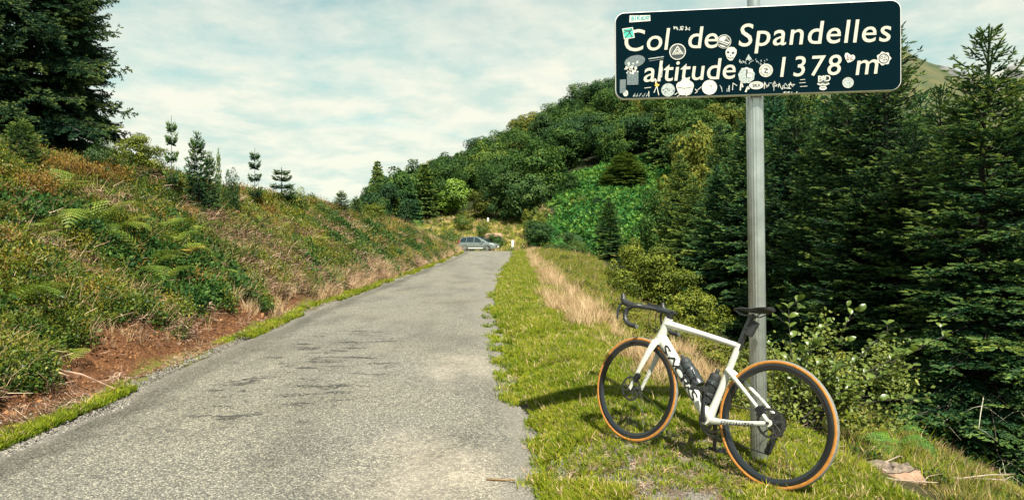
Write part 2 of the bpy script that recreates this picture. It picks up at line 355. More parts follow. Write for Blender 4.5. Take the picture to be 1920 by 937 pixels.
# ------------------------------------------------------------------ ground sheet and road
def graded(a, b, step, lo, hi, grow=1.12):
    mid = list(np.arange(a, b + 1e-6, step)); l, h, s = [], [], step
    x = a
    while x > lo: s *= grow; x -= s; l.append(x)
    s = step; x = b
    while x < hi: s *= grow; x += s; h.append(x)
    return np.array(l[::-1] + mid + h)
gx = graded(-13, 9, .16, -3500, 3500, 1.085)
gy = np.concatenate([graded(2, 24, .16, -150, 24, 1.2), graded(24.2, 24.4, .2, 24.2, 6000, 1.022)[0:]])
gy = np.unique(gy)
GX, GY = np.meshgrid(gx, gy)
GZ = height(GX, GY)
nx, ny = len(gx), len(gy)
idx = np.arange(nx * ny).reshape(ny, nx)
F = np.stack([idx[:-1, :-1], idx[:-1, 1:], idx[1:, 1:], idx[1:, :-1]], -1).reshape(-1, 4)
def masks(X, Y):
    c, w = road_c(Y), hw(Y); dl, dr = (c - w) - X, X - (c + w); e = xe(Y)
    n = fbm(X * .9, Y * .9, 31, 3) - .5; n4 = fbm(X * 3.1, Y * 3.1, 35, 2) - .5; m = {}
    right = dr > 0
    m['gravel'] = np.where(right, 1 - sst(dr + n4 * .5, .0, .42 - .30 * sst(Y, 8, 14)), np.where(dl > 0, 1 - sst(dl + n4 * .4, .02, .22), 1.0)) * (Y < 62)
    bare = fbm(X * 2.2 + 7, Y * 2.2, 131, 3)
    m['gravel'] = np.maximum(m['gravel'], np.where(right & (Y < 4.9) & (dr < 1.2), sst(bare, .47, .53) * .8, 0))
    g = np.where(right, sst(dr + n4 * .5, .0, .35) * (1 - sst(X - e + n * .9, -.25, .35)), 0)
    g = np.where(dl > 0, sst(dl + n4 * .3, .02, .22) * (1 - sst(dl + n * .5, .22, .5)) * .8, g)
    m['turf'] = g * (Y < 64)
    m['soil'] = np.where((dl > .1), sst(dl, .2, .5) * (1 - sst(dl + n * 1.6, .65, 1.35)) * (1 - .85 * sst(Y + n * 5, 10, 16)), 0)
    dry = np.where(right, sst(X - e + n * .9, -.3, .1) * (1 - sst(X - e + n * 1.2, .5, 1.1)), 0)
    dry = dry * sst(Y, 5, 6.5)
    m['dry'] = np.where(dl > 0, sst(dl, .35, .6) * (1 - sst(dl + n, .9, 1.5)) * sst(Y, 8, 12), dry) * (Y < 66)
    m['slope'] = np.where(right, sst(X - e + n, .4, 1.0) * (1 - sst(X - e + n, 4.5, 7)), 0) * (Y < 75)
    m['wood'] = np.where(right, sst(X - e + n, 1.6 + .25 * np.minimum(Y, 14), 3 + .25 * np.minimum(Y, 14)), 0) * (Y < 77) + np.where(Y >= 77, 1, 0)
    n = (fbm(X * .13, Y * .13, 33, 3) - .5) * 2.2
    cl = ((X > 4 + 6 * n + .12 * (Y - 79)) & (X < 27 + 6 * n) & (Y > 76) & (Y < 124 + 14 * n)).astype(float)
    kn = ((X > -15 + 6 * n) & (X <= 4.5 + 6 * n) & (Y > 76) & (Y < 99 + 8 * n)).astype(float)
    m['fern'] = cl; m['knoll'] = np.maximum(kn, ((Y > 62) & (Y < 79) & (np.abs(X) < 14)).astype(float)) * (1 - cl)
    return m
ATT = {k: v.ravel() for k, v in masks(GX, GY).items()}
ground = linkmesh('ground', mesh('ground', np.stack([GX, GY, GZ], -1), F, [M['ground']], smooth=True, attrs=ATT))
tag(ground, 'earth of the hillside, verge and wooded slopes', None, kind='structure')

ry = np.unique(np.concatenate([np.arange(-30, 2, 1.0), np.arange(2, 30, .12), np.arange(30, 95, .5)]))
ru = np.linspace(-1, 1, 41)
RU, RY = np.meshgrid(ru, ry)
wob_l = (fbm(RY * 1.6, RY * 0 + 3, 51, 3) - .5) * .30; wob_r = (fbm(RY * 1.6, RY * 0 + 9, 57, 3) - .5) * .34
RW = hw(RY)
RX = road_c(RY) + RU * RW + np.where(RU < 0, -wob_l * RU ** 4, wob_r * RU ** 4)
RZ = road_z(RY) + (fbm(RX * .8, RY * .5, 61, 3) - .5) * .035 - .045 * np.abs(RU) ** 6 + .012
patch = np.clip(1.15 - np.abs(RX + .55) / .75, 0, 1) * (np.clip(1.3 - np.abs(RY - 4.0) / 1.1, 0, 1) + np.clip(1.2 - np.abs(RY - 7.2) / 1.3, 0, 1) * .9 + np.clip(1 - np.abs(RY - 13) / 3, 0, 1) * .4)
patch = np.clip(patch + np.clip(1 - np.abs(RX + 2.7) / .6, 0, 1) * np.clip(1.2 - np.abs(RY - 7.0) / 2.2, 0, 1) * .55, 0, 1)
crack = np.clip(1.35 - np.abs(RX + 2.2) / .9, 0, 1) * np.clip(1.5 - np.abs(RY - 7.4) / 2.3, 0, 1)
crack = np.clip(crack + np.clip(1 - np.abs(RX + 2.6) / .8, 0, 1) * np.clip(1 - np.abs(RY - 9.8) / 1.2, 0, 1), 0, 1)
edge = np.where(RU > 0, np.clip((RU - .72 + .1 * sst(RY, 7, 14)) / .22, 0, 1), np.clip((-RU - .80) / .2, 0, 1)) * .95
nr, nu = RX.shape; ridx = np.arange(nr * nu).reshape(nr, nu)
RF = np.stack([ridx[:-1, :-1], ridx[:-1, 1:], ridx[1:, 1:], ridx[1:, :-1]], -1).reshape(-1, 4)
road = linkmesh('road', mesh('road', np.stack([RX, RY, RZ], -1), RF, [M['road']], smooth=True, attrs={'patch': patch.ravel(), 'crack': crack.ravel(), 'edge': edge.ravel(), 'gutter': (np.clip((-RU - .58) / .30, 0, 1)).ravel()}))
tag(road, 'narrow worn grey tarmac road climbing to the pass', None, kind='structure')

# ------------------------------------------------------------------ far mountain
mm, nt, b = newmat('mountain_turf')
tc = nd(nt, 'ShaderNodeTexCoord'); P = tc.outputs['Object']
g = rampn(nt, noise(nt, P, .018, 6, .6), [(.35, (.022, .036, .012)), (.5, (.048, .055, .016)), (.66, (.078, .066, .022))])
rk = rampn(nt, noise(nt, P, .05, 6, .7), [(.3, (.03, .036, .036)), (.6, (.14, .14, .13))])
at = nd(nt, 'ShaderNodeAttribute', attribute_name='rock')
lk(nt, mixc(nt, rampn(nt, mth(nt, 'ADD', at.outputs['Fac'], mth(nt, 'MULTIPLY', mth(nt, 'SUBTRACT', noise(nt, P, .06, 5, .65), .5), .8)), [(.45, 0.0), (.6, 1.0)]).outputs[0], g.outputs[0], rk.outputs[0]), b.inputs['Base Color'])
b.inputs['Roughness'].default_value = .95
mx_, my_ = np.meshgrid(np.linspace(100, 1700, 200), np.linspace(560, 1700, 110))
rid = np.interp(mx_, [100, 250, 400, 550, 610, 669, 733, 790, 838, 852, 866, 874, 895, 1045, 1300, 1700], [60, 150, 290, 368, 362, 336, 312, 297, 282, 296, 297, 276, 256, 190, 120, 40])
rid = rid + (fbm(mx_ * .02, my_ * .02, 70, 4) - .5) * 14
mz = -60 + (rid + 60) * np.clip(1 - np.abs(my_ - 1100) / 560, 0, 1) ** .9
rocks = np.zeros_like(mx_)
for (rx, ry_, rr_) in ((700, 1010, 26), (745, 1050, 14), (735, 985, 18), (858, 1095, 26), (870, 1060, 22), (905, 1050, 20), (640, 1080, 22)):
    q = np.exp(-((mx_ - rx) ** 2 + ((my_ - ry_) * .8) ** 2) / rr_ ** 2); rocks = np.maximum(rocks, q)
mz = mz + rocks * 12 * (.4 + fbm(mx_ * .09, my_ * .09, 77, 3))
k, q = mx_.shape; mi = np.arange(k * q).reshape(k, q)
MF = np.stack([mi[:-1, :-1], mi[:-1, 1:], mi[1:, 1:], mi[1:, :-1]], -1).reshape(-1, 4)
mo = linkmesh('mountain', mesh('mountain', np.stack([mx_, my_, mz], -1), MF, [mm], smooth=True, attrs={'rock': rocks.ravel()}))
tag(mo, 'distant grassy mountain with grey crags', None, kind='structure')
# ------------------------------------------------------------------ foliage builders
def unit(a): return a / np.maximum(np.linalg.norm(a, axis=-1, keepdims=True), 1e-9)
def perp(d, g=None):
    ref = np.where(np.abs(d[:, 2:3]) < .9, np.array([[0, 0, 1.0]]), np.array([[1.0, 0, 0]]))
    a = unit(np.cross(d, ref)); return a, np.cross(a, d)
class Leaves:
    def __init__(s): s.V, s.F, s.T, s.n = [], [], [], 0
    def _push(s, tri, tint):            # tri: (n,3,3)
        n = len(tri); s.V.append(tri.reshape(-1, 3)); s.F.append(np.arange(n * 3).reshape(n, 3) + s.n); s.T.append(np.repeat(tint, 3)); s.n += n * 3
    def blades(s, p, d, L, w, tint, g, planes=2):
        """crossed narrow diamonds"""
        a, b = perp(d); ph = g.uniform(0, math.pi, len(p))
        for k in range(planes):
            q = (a * np.cos(ph + k * math.pi / planes)[:, None] + b * np.sin(ph + k * math.pi / planes)[:, None]) * w[:, None]
            m, e = p + d * (L * .45)[:, None], p + d * L[:, None]
            s._push(np.stack([p, m + q, e], 1), tint); s._push(np.stack([p, e, m - q], 1), tint)
    def comb(s, p, d, L, nl, hw_, tint, g, k=4):
        """needles both sides of a twig"""
        a, b = perp(d)
        for j in range(k):
            t = (j + .4) / k; r = p + d * (L * t)[:, None]
            for sg in (-1, 1):
                ph = g.normal(0, .55, len(p)); q = a * (sg * np.cos(ph))[:, None] + b * (np.abs(np.sin(ph)))[:, None]
                tip = r + unit(d * .75 + q) * (nl * g.uniform(.8, 1.2, len(p)))[:, None]
                s._push(np.stack([r - d * hw_, r + d * hw_, tip], 1), tint)
    def flats(s, p, d, nrm, L, w, tint, fold=.25):
        """ovate leaves, two halves folded along the rib"""
        q = unit(np.cross(nrm, d)) * w[:, None]; up = nrm * (w * fold)[:, None]
        m, e = p + d * (L * .5)[:, None], p + d * L[:, None]
        s._push(np.stack([p, m + q + up, e], 1), tint); s._push(np.stack([p, e, m - q + up], 1), tint)
    def mesh(s, name, mat):
        V, F, T = np.concatenate(s.V), np.concatenate(s.F), np.concatenate(s.T)
        return mesh(name, V, F, [mat], tint=np.clip(T, 0, 1))

def spruce(seed, H, Rr, mat, lod=1, bare=.06, dens=1.0, droop=.10):
    """-> (crown mesh, trunk mesh). lod 2 = single needles, 1 = fine twig blades, 0 = coarse"""
    g = np.random.default_rng(seed); lv = Leaves(); wd = MB()
    wd.sweep([(0, 0, -.4), (0, 0, H * .3), (g.normal(0, .01) * H, g.normal(0, .01) * H, H * .7), (0, 0, H * .985)], [H * .014 + .01, H * .011 + .008, H * .005 + .006, .005], n=7, m=0)
    z = H * bare; P, D, Ls, T, tipf = [], [], [], [], []
    step = {2: .150, 1: .19, 0: .36}[lod] * max(1, H / 9) ** .5 / dens
    while z < H * .985:
        f = z / H; nb = int(g.integers(6, 9)) if f < .9 else int(g.integers(4, 6)); a0 = g.uniform(0, 6.28)
        for i in range(nb):
            az = a0 + 6.283 * i / nb + g.normal(0, .25)
            L = Rr * (1 - f) ** .74 * g.uniform(.68, 1.16) * (.8 + .2 * min(1, f / .12)) + .12
            el = -.22 + .9 * f ** 1.5 + g.normal(0, .10) + (.5 * max(0, f - .86) / .14 if lod else 0)
            n = max(4, int(L / .16)) if lod else max(3, int(L / .35))
            t = np.linspace(0, 1, n + 1)
            hd = np.array([math.cos(az), math.sin(az), 0.0])
            ax = np.outer(t * L * math.cos(el), hd); ax[:, 2] = z + t * L * math.sin(el) - droop * L * t ** 2 * (1 - f) + .10 * L * np.maximum(t - .6, 0) ** 2 * 4 + g.normal(0, .012 * L, n + 1) * t
            if lod: wd.sweep([tuple(q) for q in ax[::max(1, n // 4)]], [max(.004, .011 * L * (1 - k / 5) + .003) for k in range(len(ax[::max(1, n // 4)]))], n=3, m=0, cap=False)
            side = np.array([-math.sin(az), math.cos(az), 0.0])
            br = g.normal(0, .10)
            for k in range(1, n + 1):
                tk = t[k]; dloc = unit((ax[k] - ax[k - 1])[None])[0]
                if tk < .14 + .10 * (1 - f) or (lod and f > .9 and g.random() < .55): continue
                ns = 1 if lod == 0 else 1
                for sg in (-1, 1):
                    l2 = (.34 * L * (1 - tk) ** .8 * g.uniform(.7, 1.25) + .09) if lod else (.42 * L * (1 - tk) + .2)
                    d2 = unit((dloc * g.uniform(.55, .9) + side * sg + np.array([0, 0, g.normal(-.10, .14)]))[None])[0]
                    m = max(1, int(l2 / (.070 if lod == 2 else .085 if lod == 1 else .22)))
                    uu = (np.arange(m) + .5) / m
                    base = ax[k] + np.outer(uu * l2, d2); base[:, 2] -= .10 * l2 * uu ** 2
                    for s2 in (-1, 1):
                        fw = np.cross(d2, [0, 0, 1.0]) * s2
                        dd = unit(d2[None] * .8 + fw[None] * g.uniform(.5, 1.0, (m, 1)) + g.normal(0, .16, (m, 3)))
                        P.append(base); D.append(dd); Ls.append((.05 + .30 * l2 * (1 - uu)) * g.uniform(.7, 1.2, m) if lod else np.full(m, .26)); T.append(np.full(m, .20 + br) + .42 * tk ** 2 + .14 * uu + g.normal(0, .09, m));  # tint paints shade into inner needles and lit, new-growth green onto the tips
                    P.append((ax[k] + d2 * l2 * .8)[None]); D.append(d2[None]); Ls.append(np.array([.10 if lod else .3])); T.append(np.array([.72 + br + g.normal(0, .08)]))
            P.append(ax[-2:-1]); D.append(unit((ax[-1] - ax[-2])[None])); Ls.append(np.array([.16 if lod else .35])); T.append(np.array([.8 + br]))
            if f > .88 and lod:               # bottle-brush shoots round the leader
                m = max(3, int(L / .04)); uu = np.linspace(.05, 1, m); q = np.stack([np.interp(uu, t, ax[:, c]) for c in range(3)], -1)
                P.append(q); D.append(np.repeat(unit((ax[-1] - ax[0])[None]), m, 0)); Ls.append(np.full(m, .06)); T.append(np.full(m, .45))
        z += step * g.uniform(.75, 1.25) * (1 if f < .85 else 1.15)
    m = int(H * .16 / .035) if lod else 8
    zz = np.linspace(H * .84, H, m); P.append(np.stack([zz * 0, zz * 0, zz], -1)); D.append(np.tile([[0, 0, 1.0]], (m, 1))); Ls.append(np.full(m, .07 if lod else .3)); T.append(np.full(m, .4))
    P, D, Ls, T = np.concatenate(P), np.concatenate(D), np.concatenate(Ls), np.concatenate(T)
    if lod == 2:
        lv.blades(P, D, Ls * .9 + .04, np.full(len(P), .012) + .035 * Ls, T - .12, g)
        lv.comb(P, D, np.maximum(Ls, .07) + .02, .034, .0058, T + .06, g, k=3)
    elif lod == 1:
        lv.blades(P, D, Ls + .06, np.minimum(.020 + .06 * Ls, .032), T, g)
    else:
        lv.blades(P, D, Ls * 1.15, np.full(len(P), .10), T, g, planes=2)
    print('spruce', lod, len(P), lv.n // 3)
    cr = lv.mesh('spruce_crown', mat)
    tk = mesh('spruce_trunk', wd.V, wd.F, [M['bark']], smooth=True)
    return cr, tk

def broadleaf(seed, H, Rr, mat, nleaf=8000, leaf=.30, base=.0, lobes=58, pointed=.0, lob=(.20, .34)):
    """rounded crown of leaf clumps -> (crown, trunk)"""
    g = np.random.default_rng(seed); lv = Leaves(); wd = MB()
    c0 = H * (base + (1 - base) / 2); rz = H * (1 - base) / 2
    C, Q = [], []
    limbs = []
    for i in range(lobes):
        u = g.normal(0, 1, 3); u /= np.linalg.norm(u); rad = g.uniform(.45, .92) if i % 4 else g.uniform(.15, .6)
        wz = u[2] * rad; pr = (1 - pointed * max(0, wz)) * (1 - .25 * max(0, -wz))
        p = np.array([u[0] * rad * Rr * pr, u[1] * rad * Rr * pr, c0 + wz * rz])
        C.append(p); Q.append(g.uniform(*lob) * Rr * (1.0 - .3 * max(0, wz) * pointed)); limbs.append(p)
    C, Q = np.array(C), np.array(Q)
    pr = Q ** 2 / (Q ** 2).sum(); li = g.choice(len(C), nleaf, p=pr)
    u = unit(g.normal(0, 1, (nleaf, 3)) + np.array([0, 0, .25])); sh = g.uniform(.55, 1.08, nleaf) ** .6
    flat = np.array([1, 1, .74])
    p = C[li] + u * flat * (Q[li] * sh)[:, None]
    out = unit(u * .7 + unit(p - np.array([0, 0, c0])) * .5 + g.normal(0, .45, (nleaf, 3)) + np.array([0, 0, .25]))
    d = unit(np.cross(out, g.normal(0, 1, (nleaf, 3)))); d[:, 2] -= .25; d = unit(d)
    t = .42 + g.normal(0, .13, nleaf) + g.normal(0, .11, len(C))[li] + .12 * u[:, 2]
    s = leaf * g.uniform(.7, 1.3, nleaf)
    lv.flats(p, d, out, s, s * .36, t)
    wd.sweep([(0, 0, -.6), (0, 0, H * .25), (g.normal(0, .03) * H, g.normal(0, .03) * H, H * .6)], [H * .022, H * .016, H * .006], n=7)
    for p_ in limbs[::4]:
        b0 = np.array([0, 0, g.uniform(.15, .5) * H]); mid = b0 * .5 + p_ * .5 - np.array([0, 0, .04 * H])
        wd.sweep([b0, mid, p_], [H * .008, H * .005, H * .002], n=4, cap=False)
    return lv.mesh('leaf_crown', mat), mesh('leaf_trunk', wd.V, wd.F, [M['bark']], smooth=True)

# meshes of each kind, built once and shared
KIND = {}
def kind(k, H, Rr, pair): KIND[k] = (H, Rr, pair[0], pair[1])
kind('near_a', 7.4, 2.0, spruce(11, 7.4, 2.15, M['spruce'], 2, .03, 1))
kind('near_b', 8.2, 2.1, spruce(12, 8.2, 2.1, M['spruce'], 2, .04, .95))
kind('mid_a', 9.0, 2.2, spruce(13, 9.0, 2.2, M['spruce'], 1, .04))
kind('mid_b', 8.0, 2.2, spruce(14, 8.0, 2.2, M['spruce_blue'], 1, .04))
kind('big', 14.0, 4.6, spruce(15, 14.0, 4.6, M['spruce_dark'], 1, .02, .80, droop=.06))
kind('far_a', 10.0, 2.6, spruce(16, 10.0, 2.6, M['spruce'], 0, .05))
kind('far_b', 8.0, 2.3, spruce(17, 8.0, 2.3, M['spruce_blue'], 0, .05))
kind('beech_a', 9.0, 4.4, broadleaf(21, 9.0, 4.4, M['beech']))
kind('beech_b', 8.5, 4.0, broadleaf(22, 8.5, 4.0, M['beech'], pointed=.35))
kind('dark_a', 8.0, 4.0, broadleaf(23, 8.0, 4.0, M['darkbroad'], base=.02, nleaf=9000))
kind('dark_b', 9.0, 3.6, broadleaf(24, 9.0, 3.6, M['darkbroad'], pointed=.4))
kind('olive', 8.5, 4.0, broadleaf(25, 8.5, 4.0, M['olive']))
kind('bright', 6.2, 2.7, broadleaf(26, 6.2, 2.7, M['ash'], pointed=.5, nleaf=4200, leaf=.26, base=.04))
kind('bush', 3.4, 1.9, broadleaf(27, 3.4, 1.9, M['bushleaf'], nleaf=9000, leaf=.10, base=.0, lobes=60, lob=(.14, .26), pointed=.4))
kind('lowbush', 1.6, 1.3, broadleaf(28, 1.6, 1.3, M['heathgreen'], nleaf=4200, leaf=.085, base=-.1, lobes=44, lob=(.16, .30)))
kind('greenbush', 2.0, 1.8, broadleaf(30, 2.0, 1.8, M['bracken'], nleaf=3000, leaf=.22, base=-.15, lobes=34, lob=(.16, .3)))
kind('sapling', 1.6, .5, spruce(33, 1.6, .34, M['spruce'], 2, .34, .55, droop=-.35))
kind('juniper', 1.9, .8, spruce(29, 1.9, .72, M['spruce'], 2, .02, 1.0, droop=-.45))

def plant(name, k, x, y, H, Rr, label, cat='tree', group=None, rz=None, tilt=0, sink=.1, crown='crown', trunk='trunk'):
    h0, r0, cm, tm = KIND[k]
    e = empty(name, (x, y, h1(x, y) - sink), rng.uniform(0, 6.28) if rz is None else rz)
    e.rotation_euler.x = tilt; e.scale = (Rr / r0, Rr / r0, H / h0)
    linkmesh(trunk, tm, e); linkmesh(crown, cm, e)
    return tag(e, label, cat, group)
def planted(name, k, px, Y, top, wpx, label, **kw):
    """stand a plant at depth Y on the line of image column px, as tall and wide as the photograph shows it"""
    x = XX(px, Y); H = ZZ(top, Y) - h1(x, Y) + kw.get('sink', .1)
    return plant(name, k, x, Y, H, wpx / FPX * Y / 2, label, **kw)

# ------------------------------------------------------------------ trees one can tell apart
SP, BR = 'spruce_tree', 'broadleaf_tree'
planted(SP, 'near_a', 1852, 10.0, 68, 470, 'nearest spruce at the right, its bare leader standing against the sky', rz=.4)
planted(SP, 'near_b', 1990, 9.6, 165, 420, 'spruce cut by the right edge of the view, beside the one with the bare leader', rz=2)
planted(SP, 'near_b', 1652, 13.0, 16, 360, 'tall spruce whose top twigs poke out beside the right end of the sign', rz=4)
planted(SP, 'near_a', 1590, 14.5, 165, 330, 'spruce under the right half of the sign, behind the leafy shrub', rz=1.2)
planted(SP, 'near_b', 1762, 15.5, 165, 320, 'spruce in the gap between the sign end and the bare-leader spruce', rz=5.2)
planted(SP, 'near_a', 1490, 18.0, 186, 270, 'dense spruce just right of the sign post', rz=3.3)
FR = 'spruces of the plantation right of the road'
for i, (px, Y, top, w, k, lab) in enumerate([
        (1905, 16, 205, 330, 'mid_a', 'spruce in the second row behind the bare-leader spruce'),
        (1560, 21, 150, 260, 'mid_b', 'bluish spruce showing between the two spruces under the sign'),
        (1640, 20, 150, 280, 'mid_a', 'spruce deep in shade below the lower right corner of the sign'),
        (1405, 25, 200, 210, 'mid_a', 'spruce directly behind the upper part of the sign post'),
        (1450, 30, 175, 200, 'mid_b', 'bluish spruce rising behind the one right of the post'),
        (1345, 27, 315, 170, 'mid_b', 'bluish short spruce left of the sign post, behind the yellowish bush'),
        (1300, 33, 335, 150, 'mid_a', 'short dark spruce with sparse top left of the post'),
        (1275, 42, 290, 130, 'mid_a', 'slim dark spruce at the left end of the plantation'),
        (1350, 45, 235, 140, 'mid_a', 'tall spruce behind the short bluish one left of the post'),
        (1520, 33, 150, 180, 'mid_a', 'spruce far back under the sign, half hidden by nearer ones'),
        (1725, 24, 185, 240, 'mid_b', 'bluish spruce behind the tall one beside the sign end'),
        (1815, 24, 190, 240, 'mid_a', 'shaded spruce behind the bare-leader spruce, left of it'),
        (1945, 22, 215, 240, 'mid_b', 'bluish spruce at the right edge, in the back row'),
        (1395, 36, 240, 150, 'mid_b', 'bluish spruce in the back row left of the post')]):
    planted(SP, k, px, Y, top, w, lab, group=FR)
for px, Y, top, w, k, lab in ((1800, 12.5, 215, 360, 'near_b', 'low broad spruce left of the bare-leader spruce, filling the gap'), (1935, 13, 175, 340, 'near_a', 'broad spruce right of the bare-leader spruce, its tip leaning on the skyline'), (1715, 11.5, 235, 320, 'near_a', 'short wide spruce in front of the tall one beside the sign end'), (1540, 17, 240, 280, 'near_b', 'broad spruce low under the middle of the right half of the sign'), (1620, 12.5, 330, 280, 'near_a', 'short spruce standing just behind the leafy shrub')):
    planted(SP, k, px, Y, top, w, lab, group=FR)
planted(SP, 'mid_a', 1142, 56, 372, 88, 'lone dark spruce in front of the bright green bracken slope')
planted(SP, 'far_a', 1172, 112, 288, 110, 'dark bushy spruce on top of the bracken clearing')
planted(BR, 'olive', 1305, 74, 222, 150, 'rusty yellow-green round tree left of the sign post')
planted(BR, 'beech_a', 1240, 62, 345, 100, 'rounded green tree just right of the bracken clearing')
planted('leafy_bush', 'bush', 1236, 22, 440, 190, 'yellow-green leafy bush above the bicycle handlebar', cat='bush', sink=.3, crown='foliage', trunk='stems')
planted('leafy_bush', 'bush', 1190, 27, 425, 110, 'slender yellow-green bush with grey twigs below the lone spruce', cat='bush', sink=.3, crown='foliage', trunk='stems')
planted('leafy_bush', 'bush', 1300, 17, 520, 150, 'low leafy bush left of the post, behind the bicycle saddle', cat='bush', sink=.3, crown='foliage', trunk='stems')
# left of the pass and round the clearing
planted(BR, 'bright', 852, 104, 330, 76, 'bright green tree standing out above the parked car')
planted(BR, 'dark_a', 985, 95, 306, 118, 'broad dark round tree at the edge of the grassy knoll')
planted(BR, 'dark_b', 938, 98, 312, 80, 'dark tree leaning against the left side of the broad round one')
planted(BR, 'olive', 905, 100, 348, 62, 'small dull green tree between the bright tree and the dark ones')
planted(SP, 'far_a', 797, 103, 310, 66, 'tall dark conifer left of the bright green tree')
planted(SP, 'far_b', 765, 98, 335, 60, 'bluish conifer second from the left end of the wood')
planted(SP, 'far_b', 822, 110, 330, 54, 'bluish conifer squeezed behind the bright green tree')
planted(SP, 'far_a', 738, 92, 352, 44, 'dark conifer at the left end of the wood')
planted(BR, 'dark_b', 715, 88, 356, 44, 'small dark tree at the foot of the wood where it meets the bank')
planted('leafy_bush', 'lowbush', 1092, 96, 418, 46, 'rounded bush in the middle of the bracken slope', cat='bush', crown='foliage', trunk='stems')
planted('leafy_bush', 'lowbush', 1052, 112, 352, 50, 'bush at the upper left of the bracken slope', cat='bush', crown='foliage', trunk='stems')
for i, (px, Y, top, w, lab) in enumerate([
        (930, 74.5, 433, 34, 'dark bush right behind the parked car'), (1010, 78, 405, 64, 'bush right of the white marker stone'),
        (1000, 84, 392, 60, 'bush at the top of the knoll under the dark round tree'), (1060, 76, 430, 60, 'bush at the foot of the bracken slope'),
        (845, 79, 428, 50, 'bush left of the parked car'), (815, 76, 436, 44, 'low bush where the dry bank meets the knoll'), (870, 92, 398, 44, 'bush under the bright green tree'),
        (1040, 62, 455, 56, 'low bush beyond the end of the grass verge'), (905, 86, 418, 30, 'small dark bush on the knoll above the car')]):
    planted('leafy_bush', ('lowbush', 'dark_a')[i % 2 if i else 1], px, Y, top, w, lab, cat='bush', group='bushes round the knoll', crown='foliage', trunk='stems')
gb = np.random.default_rng(5)
for i in range(22):
    y = gb.uniform(80, 120); x = gb.uniform(6, 25)
    e_ = plant('leafy_bush', ('greenbush', 'greenbush', 'lowbush')[i % 3], x, y, gb.uniform(1.0, 2.3), gb.uniform(1.2, 2.2), ('bright green bush standing in the bracken of the clearing', 'bright green bush standing in the bracken of the clearing', 'duller olive bush standing in the bracken of the clearing')[i % 3], 'bush', 'bushes in the bracken clearing', sink=.3, crown='foliage', trunk='stems')
for px, Y, k, top, w, lab in ((1062, 112, 'beech_b', 318, 52, 'small rounded tree at the upper left of the bracken clearing'), (1120, 100, 'dark_b', 366, 30, 'small dark tree standing free in the middle of the bracken clearing')):
    planted(BR, k, px, Y, top, w, lab)
for i in range(6):
    y = gb.uniform(60, 74); x = gb.uniform(3.6, 9)
    plant('leafy_bush', 'greenbush' if i % 2 else 'lowbush', x, y, gb.uniform(1.0, 2.0), gb.uniform(1.1, 2.0), 'green bush spilling below the clearing towards the verge', 'bush', 'bushes below the bracken clearing', sink=.3, crown='foliage', trunk='stems')
# the wood on the hill
HILL = 'trees of the wood covering the hill'
cols = {'beech_a': ('mid-green', 'rounded'), 'beech_b': ('mid-green', 'pointed'), 'dark_a': ('dark', 'broad'), 'dark_b': ('dark', 'pointed'), 'olive': ('yellowish', 'rounded'), 'far_a': ('dark', 'conifer'), 'far_b': ('bluish', 'conifer')}
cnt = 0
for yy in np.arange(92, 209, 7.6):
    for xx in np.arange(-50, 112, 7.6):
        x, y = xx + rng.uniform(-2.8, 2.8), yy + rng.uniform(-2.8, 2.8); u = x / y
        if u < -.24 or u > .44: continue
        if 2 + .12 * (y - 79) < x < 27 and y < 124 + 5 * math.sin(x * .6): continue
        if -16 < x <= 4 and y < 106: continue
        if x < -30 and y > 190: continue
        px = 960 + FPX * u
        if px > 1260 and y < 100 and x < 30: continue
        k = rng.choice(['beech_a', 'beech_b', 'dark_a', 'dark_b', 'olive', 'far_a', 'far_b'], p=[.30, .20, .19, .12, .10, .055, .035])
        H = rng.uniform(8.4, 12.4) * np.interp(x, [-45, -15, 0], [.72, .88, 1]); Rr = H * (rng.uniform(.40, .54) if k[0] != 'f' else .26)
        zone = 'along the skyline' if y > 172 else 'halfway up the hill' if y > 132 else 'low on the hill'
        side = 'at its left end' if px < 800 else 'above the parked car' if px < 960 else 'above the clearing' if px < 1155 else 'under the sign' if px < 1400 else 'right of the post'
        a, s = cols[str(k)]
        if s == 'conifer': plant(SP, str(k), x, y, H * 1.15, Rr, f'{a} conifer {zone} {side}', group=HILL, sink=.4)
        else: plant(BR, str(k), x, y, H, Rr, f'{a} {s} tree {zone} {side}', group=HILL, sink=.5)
        cnt += 1
print('hill trees', cnt)
